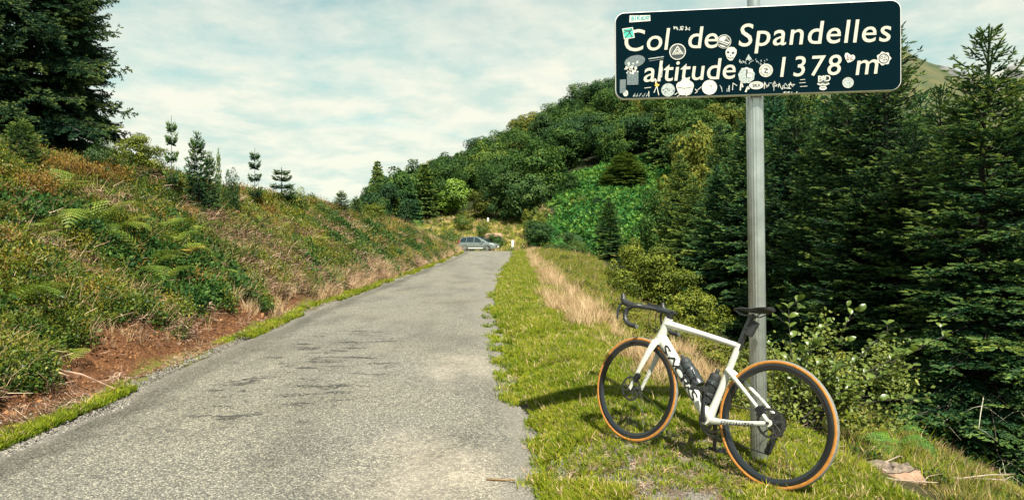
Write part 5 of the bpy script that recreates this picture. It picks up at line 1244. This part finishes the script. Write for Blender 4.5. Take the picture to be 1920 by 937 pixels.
dr_ = MB(); dr_.sweep([(-.004, -.072, .318), (.012, -.066, .272)], [.016, .020], [.010, .016], YS, 10); dr_.sweep([(.014, -.045, .266), (.040, -.045, .180)], [.012, .014], [.004, .004], YS, 8); dr_.sweep([(.014, -.030, .266), (.040, -.030, .180)], [.012, .014], [.003, .003], YS, 8)
for c in ((.020, -.037, .262), (.042, -.037, .182)): dr_.lathe([(0, -.004), (.020, -.004), (.020, .004), (0, .004)], 14, c, 0, closed=False)
part(dr_, 'derailleur', M['carbon'])
# bottles in their cages
def bottle(a, b, label, lidh):
    a, b = Vector(a), Vector(b); d = (b - a).normalized()
    e = empty('water_bottle'); e.matrix_world = bike.matrix_world @ Matrix.Translation(a) @ Vector((0, 0, 1)).rotation_difference(d).to_matrix().to_4x4()
    h = (b - a).length; m = MB(); m.lathe([(0, 0), (.034, 0), (.0365, .006), (.0365, h * .34), (.0335, h * .37), (.0335, h * .40), (.0365, h * .43), (.0365, h * .80), (.033, h * .86), (.031, h * .88), (0, h * .88)], 28, axis='z', closed=False); m.build('bottle_body', [M['bottle']], e, sharp=40)
    m = MB(); q = h * .87; m.lathe([(0, q), (.0335, q), (.0335, q + .022), (.029, q + .034), (.018, q + .040), (.012, q + .042), (.012, q + .060), (.009, q + .066), (0, q + .066)], 24, axis='z', closed=False); m.build('bottle_cap', [M['black']], e, sharp=40)
    tag(e, label, 'bottle', 'water bottles of the bicycle'); return e
bottle((.500, 0, .450), (.628, 0, .578), 'black water bottle held against the sloping down tube', 0)
bottle((.440, 0, .372), (.400, 0, .522), 'black water bottle held against the seat tube', 0)
def cage(P0, d, nrm, name='bottle_cage'):
    P0, d, nrm = Vector(P0), Vector(d).normalized(), Vector(nrm).normalized(); m = MB(); s = Vector((0, 1, 0))
    m.sweep([P0 - nrm * .039, P0 - nrm * .039 + d * .12], .004, .010, YS, 8)
    for k in (.03, .10):
        m.sweep([P0 + d * (k + .02 * math.sin(a)) + nrm * (-.0395 * math.cos(a)) + s * (.0395 * math.sin(a)) for a in np.linspace(-2.4, 2.4, 17)], .0025, .006, n=6)
    for sg in (-1, 1): m.sweep([P0 - nrm * .03 + s * .027 * sg - d * .004, P0 + nrm * .02 + s * .034 * sg + d * .03, P0 + nrm * .03 + s * .026 * sg + d * .10], .003, n=6)
    part(m, name, M['carbon'])
dd = Vector((.71, 0, .71)); cage((.500, 0, .450), (.128, 0, .128), (-.71, 0, .71)); cage((.440, 0, .372), (-.04, 0, .15), (.96, 0, .26))
# ------------------------------------------------------------------ parked car at the pass
M['carpaint'] = paint('car_paint_grey_green', (.17, .20, .185), .30, .8)
M['carpaint'].node_tree.nodes['Principled BSDF'].inputs['Metallic'].default_value = .35
M['glass'] = plain('car_glass', (.012, .022, .028), .08, var=.1, spec=.8)
M['chrome'] = plain('chrome', (.55, .56, .55), .2, metal=.9)
M['lamp'] = plain('lamp_glass', (.62, .64, .62), .12, spec=.8)
M['redlamp'] = plain('red_lamp', (.35, .02, .02), .25)
M['plate'] = plain('white_plate', (.75, .76, .72), .5, var=.05)
car = empty('parked_car'); tag(car, 'grey green people carrier parked side on at the top of the road', 'car')
cY = 73.5; cX = XX(899, cY); car.location = (cX, cY, h1(cX, cY)); car.rotation_euler = (0, 0, -R(23)); car.scale = (1.04, 1.04, 1.04)   # +x is the nose
def loft(secs, npt, mats, name, parent, cap=True, sharp=30):
    m = MB(); V = [p for s in secs for p in s]; F = []; k = len(secs)
    for i in range(k - 1):
        for j in range(npt): F.append((i * npt + j, i * npt + (j + 1) % npt, (i + 1) * npt + (j + 1) % npt, (i + 1) * npt + j))
    if cap: F += [tuple(range(npt))[::-1], tuple(range((k - 1) * npt, k * npt))]
    m.add(V, F); return part(m, name, mats, parent, sharp=sharp)
xs = [-2.26, -2.22, -2.10, -1.7, -1.0, 0, .8, 1.3, 1.7, 2.0, 2.15, 2.24]
hwid = [.72, .80, .86, .90, .915, .915, .91, .90, .87, .80, .70, .55]
ztop = [.82, .94, 1.00, 1.02, 1.01, .99, .985, .98, .93, .83, .74, .60]; zbot = [.42, .32, .27, .24, .22, .22, .22, .22, .22, .23, .26, .34]
secs = []
for x, w, a, b_ in zip(xs, hwid, ztop, zbot):
    m_ = .5 * (a + b_)
    secs.append([(x, -w * .90, b_), (x, -w * .985, b_ + .10), (x, -w, m_), (x, -w * .985, a - .12), (x, -w * .92, a), (x, -w * .5, a + .025), (x, 0, a + .035), (x, w * .5, a + .025), (x, w * .92, a), (x, w * .985, a - .12), (x, w, m_), (x, w * .985, b_ + .10), (x, w * .90, b_)])
body = loft(secs, 13, M['carpaint'], 'body', car)
gs = []
for x, zb, zt, wb, wt in ((-2.20, .92, .93, .78, .70), (-2.02, .96, 1.46, .84, .62), (-1.80, .98, 1.575, .86, .64), (-1.1, .98, 1.63, .87, .66), (-.3, .97, 1.64, .87, .67), (.15, .97, 1.60, .87, .66), (.55, .96, 1.44, .86, .65), (1.0, .96, 1.20, .84, .66), (1.42, .95, .965, .80, .72)):
    gs.append([(x, -wb, zb), (x, -(wb * .45 + wt * .55), zb + (zt - zb) * .55), (x, -wt - .02, zt - .05 * (zt - zb)), (x, -wt * .6, zt), (x, 0, zt + .012), (x, wt * .6, zt), (x, wt + .02, zt - .05 * (zt - zb)), (x, wb * .45 + wt * .55, zb + (zt - zb) * .55), (x, wb, zb)])
roof = loft(gs, 9, M['carpaint'], 'roof', car)
gsx = [g_[0][0] for g_ in gs]
def gside(x, f_, s):
    zb, zt, wb, wt = [np.interp(x, gsx, q) for q in ([g_[0][2] for g_ in gs], [g_[4][2] for g_ in gs], [g_[8][1] for g_ in gs], [g_[6][1] - .02 for g_ in gs])]
    z = zb + (zt - zb) * f_; y = wb + (wt + .01 - wb) * f_ ** 1.15
    return (x, s * (y + .014), z)
def pane(name, outline, s):
    m = MB(); P = [gside(x, f_, s) for x, f_ in outline]
    Q = [(p[0], p[1] - s * .03, p[2]) for p in P]; n_ = len(P)
    m.add(P + Q, [tuple(range(n_)) if s < 0 else tuple(range(n_))[::-1]] + [(i, (i + 1) % n_, n_ + (i + 1) % n_, n_ + i) for i in range(n_)]); return part(m, name, M['glass'], car, sharp=20)
for s in (-1, 1):
    pane('side_window', [(-1.98, .12), (-1.25, .08), (-1.25, .86), (-1.75, .84), (-1.92, .70)], s)
    pane('side_window', [(-1.18, .08), (-.32, .07), (-.32, .86), (-1.18, .87)], s)
    pane('side_window', [(-.22, .07), (.62, .08), (.62, .30), (.45, .60), (.12, .83), (-.22, .86)], s)
    pane('side_window', [(.70, .10), (1.10, .12), (.72, .50)], s)
m = MB()
P = [(.17, -.60, 1.60), (.17, .60, 1.60), (1.36, .68, 1.000), (1.36, -.68, 1.000)]; m.add([Vector(p) + Vector((.015, 0, .028)) for p in P] + [Vector(p) + Vector((0, 0, -.01)) for p in P], [(0, 3, 2, 1), (0, 1, 5, 4), (1, 2, 6, 5), (2, 3, 7, 6), (3, 0, 4, 7)]); part(m, 'windscreen', M['glass'], car, sharp=20)
for s in (-1, 1):
    for x in (-1.36, 1.36):
        w = empty('wheel', (x, s * .80, .315)); w.parent = car
        a = MB(); a.lathe([(.315, -.09), (.322, -.05), (.322, .05), (.315, .09), (.22, .10), (.22, -.10)], 26); part(a, 'tyre', M['black'], w)
        a = MB(); a.lathe([(.225, -.095), (.225, .095), (.2, .095), (.2, -.095)], 22); a.lathe([(.0, s * .07), (.05, s * .085), (.05, s * .06), (0, s * .05)], 12, closed=False)
        for k in range(5): an = k * 1.2566 + .3; a.sweep([(.03 * math.cos(an), s * .08, .03 * math.sin(an)), (.21 * math.cos(an), s * .088, .21 * math.sin(an))], .03, .012, YS, 6)
        part(a, 'rim', M['chrome'], w)
        a = MB(); q = [(.40 * math.cos(t), 0, .40 * math.sin(t)) for t in np.linspace(-.2, math.pi + .2, 15)]
        V = [(p[0], s * .118, p[2]) for p in q] + [(p[0] * .93, s * .125, p[2] * .93) for p in q] + [(p[0] * .93, -s * .05, p[2] * .93) for p in q]
        a.add(V, [(i, i + 1, 15 + i + 1, 15 + i) for i in range(14)] + [(15 + i, 16 + i, 31 + i, 30 + i) for i in range(14)]); part(a, 'wheel_arch', M['black'], w)
    a = MB(); a.sweep([(.78, s * .90, 1.03), (.76, s * 1.06, 1.05)], [.05, .085], [.05, .06], n=10); part(a, 'door_mirror', M['carpaint'], car)
    a = MB(); a.sweep([(1.62, s * .86, .86), (1.86, s * .80, .80), (2.05, s * .66, .74)], [.05, .085, .06], [.03, .04, .03], n=10); part(a, 'headlight', M['lamp'], car)
    a = MB(); a.sweep([(-2.16, s * .80, .86), (-2.12, s * .80, 1.10), (-2.05, s * .79, 1.28)], [.06, .06, .03], n=8); part(a, 'tail_light', M['redlamp'], car)
    for x in (-.62, .42):
        a = MB(); a.box((x, s * .915, .90), (.20, .03, .035)); part(a, 'door_handle', M['chrome'], car)
    a = MB(); a.box((-.05, s * .915, .36), (1.75, .035, .07)); part(a, 'sill_trim', M['plate'], car)
    for x in (-.27, -1.22):
        a = MB(); a.box((x, s * .9155, .66), (.014, .012, .56)); part(a, 'door_seam', M['black'], car)
a = MB(); a.box((2.20, 0, .58), (.10, .95, .20)); part(a, 'grille', M['black'], car); a = MB(); a.box((2.262, 0, .54), (.03, .50, .11)); part(a, 'number_plate', M['plate'], car)
a = MB(); a.box((2.16, 0, .33), (.12, 1.20, .12)); part(a, 'lower_grille', M['black'], car)

# ------------------------------------------------------------------ stones at the pass
def lump(name, loc, dims, mat, label, cat, seed, kindm='ico', group=None):
    g = np.random.default_rng(seed); import bmesh
    bm = bmesh.new(); bmesh.ops.create_icosphere(bm, subdivisions=3, radius=.5)
    ks = g.uniform(0, 50, 3)
    for v in bm.verts:
        n_ = float(fbm(np.array([v.co.x * 3 + ks[0]]), np.array([v.co.y * 3 + v.co.z * 2 + ks[1]]), seed, 3)[0]) - .5
        c = v.co.normalized(); f_ = max(abs(c.x), abs(c.y), abs(c.z)) ** -.55
        v.co = Vector((v.co.x * dims[0], v.co.y * dims[1], v.co.z * dims[2])) * f_ * (1 + n_ * .35)
    me = bpy.data.meshes.new(name); bm.to_mesh(me); bm.free(); me.materials.append(mat); me.polygons.foreach_set('use_smooth', np.ones(len(me.polygons), bool))
    o = linkmesh(name, me); o.location = loc; return tag(o, label, cat, group)
M['pale'] = plain('pale_stone', (.62, .62, .57), .8, var=.25, scale=8, bump=.4)
M['plinth'] = plain('dark_plinth', (.06, .06, .055), .9)
ms = empty('marker_stone'); ms.scale = (.8, .8, .85); Y_ = 79.0; X_ = XX(961, Y_); ms.location = (X_, Y_, h1(X_, Y_)); tag(ms, 'white marker post with a rounded shoulder standing in the grass right of the car', 'marker post')
a = MB(); a.box((0, 0, 0), (.50, .34, .16)); part(a, 'base', M['plinth'], ms)
a = MB(); a.sweep([(0, 0, .08), (.01, 0, .6), (.03, 0, 1.0), (.06, 0, 1.10)], [.15, .15, .145, .10], [.21, .21, .20, .13], (1, 0, 0), 8); part(a, 'shaft', M['pale'], ms)
a = MB(); a.sweep([(.12, 0, 1.07), (.13, 0, 1.34)], [.05, .07], n=8); part(a, 'finial', plain('finial_reddish', (.32, .17, .12), .7), ms)
Y_ = 97.0; X_ = XX(915, Y_); lump('boulder', (X_, Y_, h1(X_, Y_) + .35), (.3, .3, .75), M['pale'], 'small upright pale stone at the top of the knoll, below the trees', 'boulder', 5)
Y_ = 84.0; X_ = XX(926, Y_); lump('soil_mound', (X_, Y_, h1(X_, Y_) + .2), (2.4, 1.6, 1.3), M['deadwood_dark'], 'brown mound of earth on the knoll above the parked car', 'mound', 6)

# ------------------------------------------------------------------ ferns
FM = [frondmesh(s_, M['fern'], L_, p_, w_, a_) for s_, L_, p_, w_, a_ in ((201, .72, 15, .19, .55), (202, .78, 16, .20, .75), (203, .62, 13, .17, .42))]
FY = leafmat('yellowing_frond', [(0, (.20, .13, .02)), (.5, (.36, .26, .04)), (1, (.48, .38, .08))], .6, .3, .3); FM.append(frondmesh(204, FY, .62, 13, .17, .40))
FD = [frondmesh(s_, M['bracken'], L_, p_, w_, a_) for s_, L_, p_, w_, a_ in ((205, .62, 14, .18, .55), (206, .7, 14, .19, .8))]
def fern(px, py, Y, size, n, label, ms_=FM[:3], yaw0=None, spread=6.28):
    # the spot where the sight line over (px, py) meets the slope
    for y in np.arange(3.5, 60, .05):
        if ZZ(py, y) < h1(XX(px, y), y): break
    x = XX(px, y); e = empty('fern', (x, y, h1(x, y) + .05)); e.scale = (size * 1.3,) * 3; g = np.random.default_rng(int(px * 7 + py))
    tag(e, label, 'fern', 'ferns growing on the banks')
    for k in range(n):
        o = linkmesh('frond', ms_[int(g.integers(0, len(ms_)))], e)
        o.rotation_euler = (g.normal(0, .18), g.normal(-.12, .2), (yaw0 if yaw0 is not None else g.uniform(0, 6.28)) + spread * k / n + g.normal(0, .2)); s_ = g.uniform(.75, 1.1); o.scale = (s_, s_, s_)
for q in [(270, 520, 0, 1.15, 8, 'large fern low in the middle of the left bank'), (172, 446, 0, 1.1, 8, 'broad yellow-green fern with spread fronds beside the fallen stick'),
          (105, 385, 0, .9, 7, 'fern in the dark hollow near the left edge'), (212, 450, 0, .9, 7, 'fern right of the broad spread one, just above the long stick'),
          (356, 462, 0, .95, 7, 'bright upright fern above the brown twig patch'), (322, 480, 0, .85, 6, 'fern between the large one and the bright upright one'),
          (128, 700, 0, .55, 5, 'small fern growing out of the raw orange soil'), (470, 430, 0, .9, 6, 'fern high on the bank right of the root stump'),
          (540, 445, 0, 1.0, 6, 'arching fern far along the bank'), (300, 552, 0, .8, 6, 'fern under the large one, low on the bank'),
          (60, 470, 0, .85, 6, 'fern below the bleached sticks at the left edge'), (785, 440, 0, 1.4, 7, 'fern at the far end of the bank beside the dry grass'),
          (400, 530, 0, .75, 6, 'low fern right of the large one'), (20, 600, 0, .8, 6, 'fern at the left edge above the raw soil'),
          (610, 470, 0, 1.1, 6, 'fern midway along the bank near the road')]:
    fern(*q)
fern(345, 500, 0, .85, 4, 'yellowing fern with drooping fronds', [FM[3], FM[3], FM[0]])
fern(1668, 862, 0, .48, 6, 'small green fern behind the old stump at the lower right', FD)
fern(1690, 858, 0, .38, 5, 'second fern behind the old stump, nearer the dark spruces', FD)

# ------------------------------------------------------------------ stumps, roots and sticks
def ground_hit(px, py):
    for y in np.arange(3.3, 70, .03):
        if ZZ(py, y) < h1(XX(px, y), y): break
    return XX(px, y), y
def stick(pts, r, label, mat='deadwood', forks=2, lift_=.06, group='dead sticks lying on the bank', name='dead_branch'):
    P = []
    for px, py in pts:
        x, y = ground_hit(px, py); P.append(Vector((x, y, h1(x, y) + lift_)))
    g = random.Random(int(pts[0][0] * 3 + pts[0][1])); Q = [P[0]]
    for a_, b_ in zip(P[:-1], P[1:]):
        for k in range(1, 5):
            Q.append(a_.lerp(b_, k / 4) + Vector((g.gauss(0, 1), g.gauss(0, 1), abs(g.gauss(0, 1)))) * (b_ - a_).length * .02)
    m = MB(); n_ = len(Q); m.sweep(Q, [r * (1 - .65 * i / n_) for i in range(n_)], n=7)
    for k in range(forks):
        i = g.randrange(n_ // 3, n_ - 1); d = (Q[i] - Q[i - 1]).normalized(); s_ = Vector((g.gauss(0, .6), g.gauss(0, .6), g.uniform(.0, .7))); l = g.uniform(.15, .35)
        m.sweep([Q[i], Q[i] + (d + s_) * l * .5, Q[i] + (d * 1.2 + s_ * .8) * l], [r * .5, r * .35, r * .15], n=5)
    e = m.build(name, [M[mat]], None, sharp=60); return tag(e, label, 'branch', group)
stick([(2, 357), (48, 377)], .028, 'thick bleached stick at the left edge, uppermost of those lying there')
stick([(0, 388), (46, 401)], .024, 'bleached stick below the uppermost one at the left edge')
stick([(0, 416), (40, 436)], .020, 'forked pale stick lowest at the left edge', forks=4)
stick([(0, 349), (42, 350)], .010, 'thin grey twig lying across the dark hollow at the left edge', forks=4, lift_=.14)
stick([(140, 446), (190, 466), (256, 492)], .017, 'long pale stick running down the bank below the broad fern')
stick([(126, 386), (134, 402), (166, 412)], .014, 'short bent stick above the broad fern', lift_=.12)
stick([(30, 650), (72, 690), (112, 720)], .030, 'dark root lying on the raw orange soil', 'deadwood_dark', lift_=.03)
stick([(395, 465), (440, 455), (470, 440)], .012, 'thin grey stick on the bank above the twig patch', forks=3, lift_=.1)
stick([(520, 400), (580, 385)], .016, 'grey dead twig near the skyline of the bank', forks=3, lift_=.12)
stick([(100, 610), (135, 560)], .010, 'thin dry root above the raw soil', lift_=.05)
stick([(1716, 897), (1800, 908), (1905, 934)], .013, 'long pale branch lying right of the old stump', forks=3, lift_=.03, group='dead sticks on the right slope')
stick([(1700, 862), (1640, 905), (1760, 925)], .007, 'thin grey stick below the old stump', forks=1, lift_=.03, group='dead sticks on the right slope')
for (a_, b_, lab) in (((1046, 832), (1052, 832), 0),):
    pass
x, y = XX(932, 3.72), 3.72
mk = MB(); mk.sweep([(XX(912, 3.92), 3.92, road_z(3.9) + .012), (XX(966, 3.90), 3.90, road_z(3.9) + .014)], [.007, .005], n=6); tag(mk.build('straw_stalk', [M['straw']], None), 'pale broken stalk lying on the tarmac near the right edge', 'stalk')

def stump(px, py, dims, yaw, label, seed, tilt=(0, 0), roots=5):
    x, y = ground_hit(px, py); e = empty('tree_stump', (x, y, h1(x, y)), yaw); tag(e, label, 'stump')
    g = np.random.default_rng(seed); n_ = 28; V, F = [], []
    rr = np.array([1 + .22 * (vn(np.array([3 * math.cos(a) + 9]), np.array([3 * math.sin(a) + seed]), seed)[0] - .5) + .10 * math.sin(5 * a + seed) for a in np.linspace(0, 6.283, n_, endpoint=False)])
    for k, (zz, s_) in enumerate(((-.15, 1.35), (.0, 1.18), (dims[2] * .5, 1.02), (dims[2], .97))):
        for j in range(n_):
            a = 2 * math.pi * j / n_; px_, py_ = dims[0] * rr[j] * s_ * math.cos(a), dims[1] * rr[j] * s_ * math.sin(a)
            V.append((px_, py_, zz + (px_ * tilt[0] + py_ * tilt[1] + g.normal(0, .008)) * (k / 3)))
    for k in range(3):
        for j in range(n_): F.append((k * n_ + j, k * n_ + (j + 1) % n_, (k + 1) * n_ + (j + 1) % n_, (k + 1) * n_ + j))
    m = MB(); m.add(V, F)
    for k in range(roots):
        a = g.uniform(0, 6.28); p0 = Vector((dims[0] * .8 * math.cos(a), dims[1] * .8 * math.sin(a), dims[2] * .3)); d = Vector((math.cos(a + g.normal(0, .3)), math.sin(a + g.normal(0, .3)), g.uniform(-.15, .25))) * g.uniform(.15, .32)
        m.sweep([p0, p0 + d * .5, p0 + d + Vector((0, 0, -.05))], [.030, .02, .006], n=6)
    part(m, 'bark', M['deadwood_dark'], e, sharp=50)
    m = MB(); top = [(V[3 * n_ + j][0] * .985, V[3 * n_ + j][1] * .985, V[3 * n_ + j][2] + .004) for j in range(n_)]; c = Vector((0, 0, dims[2] + .012))
    ring_ = [tuple(Vector(p).lerp(c, .5) + Vector((0, 0, g.normal(0, .012)))) for p in top]
    m.add(top + ring_ + [tuple(c)], [(j, (j + 1) % n_, n_ + (j + 1) % n_, n_ + j) for j in range(n_)] + [(n_ + j, n_ + (j + 1) % n_, 2 * n_) for j in range(n_)]); part(m, 'cut_face', M['cutwood'], e, sharp=25)
stump(1672, 890, (.155, .085, .045), -.35, 'low weathered stump in the moss at the lower right', 3, (.0, .10), roots=0)
stump(230, 385, (.22, .16, .16), .4, 'pale cut stump high on the left bank', 4, (.0, -.5))
stump(402, 388, (.24, .17, .16), .9, 'torn up stump with roots sticking out on the left bank', 8, (.2, -.5), roots=11)

# ------------------------------------------------------------------ leafy shrub behind the bicycle
sh = empty('leafy_shrub'); bx, by = 2.02, 4.75; sh.location = (bx, by, h1(bx, by) - .05); tag(sh, 'leafy beech shrub with sunlit oval leaves behind the rear wheel', 'shrub')
g = np.random.default_rng(77)
def leafm(seed, L=.080, W=.026):
    q = np.random.default_rng(seed); V, F = [], []; t = np.linspace(0, 1, 6)
    for k, u_ in enumerate(t):
        w = W * math.sin(math.pi * min(1, u_ * .93 + .04)) ** .8; V += [(u_ * L, -w, .010 * math.sin(u_ * 3) + w * .35), (u_ * L, 0, .012 * math.sin(u_ * 3.1)), (u_ * L, w, .010 * math.sin(u_ * 3) + w * .35)]
    for k in range(5):
        a = 3 * k; F += [(a, a + 3, a + 4), (a, a + 4, a + 1), (a + 1, a + 4, a + 5), (a + 1, a + 5, a + 2)]
    return mesh('leaf', V, np.array(F), [M['shrub']], tint=np.full(18, q.uniform(.3, .7)), smooth=True)
LMs = [leafm(k, .08 + .008 * (k % 3), .025 + .003 * (k % 2)) for k in range(4)]
stm = MB(); spots = []
for tip in [(.10, .15, .90), (.30, -.05, .82), (.55, .1, .86), (.80, .05, .74), (.98, -.05, .62), (1.22, .05, .70), (.35, -.25, .55), (.70, -.2, .48), (.05, -.2, .62), (1.0, .2, .44), (.2, .1, .35), (.55, -.15, .30), (-.12, .1, .72), (.85, -.25, .30)]:
    b_ = Vector((g.normal(.12, .10), g.normal(.05, .06), 0)); T_ = Vector(tip); mid = b_.lerp(T_, .5) + Vector((-.06, 0, .12)); P = bez(b_, mid, T_, n=11)
    stm.sweep(P, [.008 * (1 - .8 * i / 10) for i in range(11)], n=5)
    for i in range(3, 11):
        for sg in (-1, 1):
            spots.append((P[i], (P[i] - P[i - 1]).normalized(), sg))
            if g.random() < .45:
                d = (P[i] - P[i - 1]).normalized(); s_ = Vector((-d.y, d.x, 0)).normalized() * sg; q = P[i] + (d * .5 + s_ * .8 + Vector((0, 0, .25))) * g.uniform(.06, .14); stm.sweep([P[i], q], [.003, .0015], n=4)
                for s2 in (-1, 1): spots.append((q, (q - P[i]).normalized(), s2))
part(stm, 'stems', M['bark'], sh)
g.shuffle(spots)
for P_, d, sg in spots[:290]:
    o = linkmesh('leaf', LMs[int(g.integers(0, 4))], sh)
    s_ = Vector((-d.y, d.x, 0)); s_ = (s_.normalized() if s_.length > 1e-3 else Vector((1, 0, 0))) * sg
    f_ = (d * .55 + s_ * .75 + Vector((g.normal(0, .2), g.normal(0, .2), g.normal(.12, .25)))).normalized()
    up = Vector((g.normal(0, .35), -.35 + g.normal(0, .3), 1)).normalized(); yv = up.cross(f_).normalized(); zv = f_.cross(yv); k = g.uniform(.55, .95)
    o.matrix_local = Matrix(((f_.x * k, yv.x * k, zv.x * k, P_.x), (f_.y * k, yv.y * k, zv.y * k, P_.y), (f_.z * k, yv.z * k, zv.z * k, P_.z), (0, 0, 0, 1)))
bb = leafmat('small_shrub_leaves', [(0, (.045, .070, .012)), (.5, (.13, .165, .025)), (1, (.27, .27, .05))], .5, .3, .3)
lv = Leaves(); n_ = 5200; u_ = unit(g.normal(0, 1, (n_, 3))); u_[:, 2] = np.abs(u_[:, 2]); cc = g.uniform(0, 1, n_)
lob = g.normal(0, 1, (26, 3)) * np.array([.34, .16, .17]) + np.array([.28, .12, .30]); li = g.integers(0, 26, n_)
p = lob[li] + g.normal(0, .075, (n_, 3)); p[:, 2] = np.abs(p[:, 2]); nr2 = unit(g.normal(0, .6, (n_, 3)) + np.array([0, -.3, .9])); d = unit(np.cross(nr2, g.normal(0, 1, (n_, 3)))); s_ = g.uniform(.022, .045, n_)
lv.flats(p, d, nr2, s_, s_ * .36, .45 + g.normal(0, .16, n_))
fo = linkmesh('foliage', lv.mesh('foliage', bb), sh); fo['kind'] = 'stuff'
# second, lower undergrowth plants between the bicycle and the spruces
kind('under', 1.0, .8, broadleaf(31, 1.0, .8, M['olive'], nleaf=5200, leaf=.055, base=-.1, lobes=50, lob=(.12, .24)))
for px, Y_, top, w, lab in ((1330, 6.6, 640, 150, 'low yellow-green undergrowth behind the bicycle bottles'), (1520, 6.8, 650, 190, 'undergrowth in the shade behind the leafy shrub'), (1250, 9.0, 600, 150, 'olive undergrowth behind the handlebar'),
                            (1160, 11.5, 560, 110, 'undergrowth at the edge of the slope left of the handlebar'), (1400, 7.6, 640, 150, 'undergrowth right behind the sign post')):
    planted('undergrowth_bush', 'under', px, Y_, top, w, lab, cat='bush', group='undergrowth behind the bicycle', crown='foliage', trunk='stems', sink=.1)
# bare lower branches under the nearest spruces
def deadskirt(x, y, z0, z1_, n, R_, label, seed):
    g = np.random.default_rng(seed); m = MB()
    for k in range(n):
        a = g.uniform(2.6, 6.2); zz = g.uniform(z0, z1_); L_ = R_ * g.uniform(.5, 1.1); b_ = Vector((0, 0, zz)); h_ = Vector((math.cos(a), math.sin(a), 0)); P = [b_ + h_ * L_ * t + Vector((0, 0, -.25 * L_ * t * t + .12 * L_ * t + g.normal(0, .015))) for t in np.linspace(0, 1, 7)]
        m.sweep(P, [.011 * (1 - .8 * i / 6) + .002 for i in range(7)], n=4)
        for i in range(2, 7):
            for sg in (-1, 1):
                if g.random() < .7:
                    s2 = Vector((-h_.y, h_.x, 0)) * sg; l = g.uniform(.1, .3) * L_ * .5; m.sweep([P[i], P[i] + (h_ * .5 + s2 + Vector((0, 0, -.3))) * l * .5, P[i] + (h_ * .7 + s2 * 1.4 + Vector((0, 0, -.8))) * l], [.004, .003, .0015], n=3)
    o = m.build('bare_branches', [M['lichen']], None); o.location = (x, y, h1(x, y)); return o
for t_, z0, z1_, n_, seed in ((bpy.data.objects['spruce_tree'], .5, 2.2, 26, 1), (bpy.data.objects['spruce_tree.001'], .5, 2.2, 18, 2), (bpy.data.objects['spruce_tree.003'], .4, 1.8, 14, 3)):
    o = deadskirt(0, 0, z0, z1_, n_, 2.0, '', seed); o.location = (0, 0, 0); o.parent = t_

# ------------------------------------------------------------------ tell look-alikes apart by their order along the view
ORD = ['leftmost', 'second from left', 'third from left', 'fourth from left', 'fifth from left', 'sixth from left', 'seventh from left', 'eighth from left', 'ninth from left', 'tenth from left', 'eleventh from left', 'twelfth from left'] + [w + ' from left' for w in 'thirteenth fourteenth fifteenth sixteenth seventeenth eighteenth nineteenth twentieth'.split()]
same = {}
for o in bpy.data.objects:
    if o.parent is None and o.get('label') and o.get('category'): same.setdefault(o['label'], []).append(o)
for lab, os_ in same.items():
    if len(os_) < 2: continue
    os_.sort(key=lambda o: o.location.x / o.location.y)
    words = lab.split(' ')
    i = next((k for k, w in enumerate(words) if w in ('tree', 'conifer', 'bush')), None)
    if i is None: continue
    words[i] = words[i] + ('es' if words[i] == 'bush' else 's')
    for k, o in enumerate(os_):
        q = ORD[k] if k < len(ORD) else f'number {k + 1} from left'
        if k == len(os_) - 1: q = 'rightmost'
        o['label'] = f"{q} of the {' '.join(words)}"
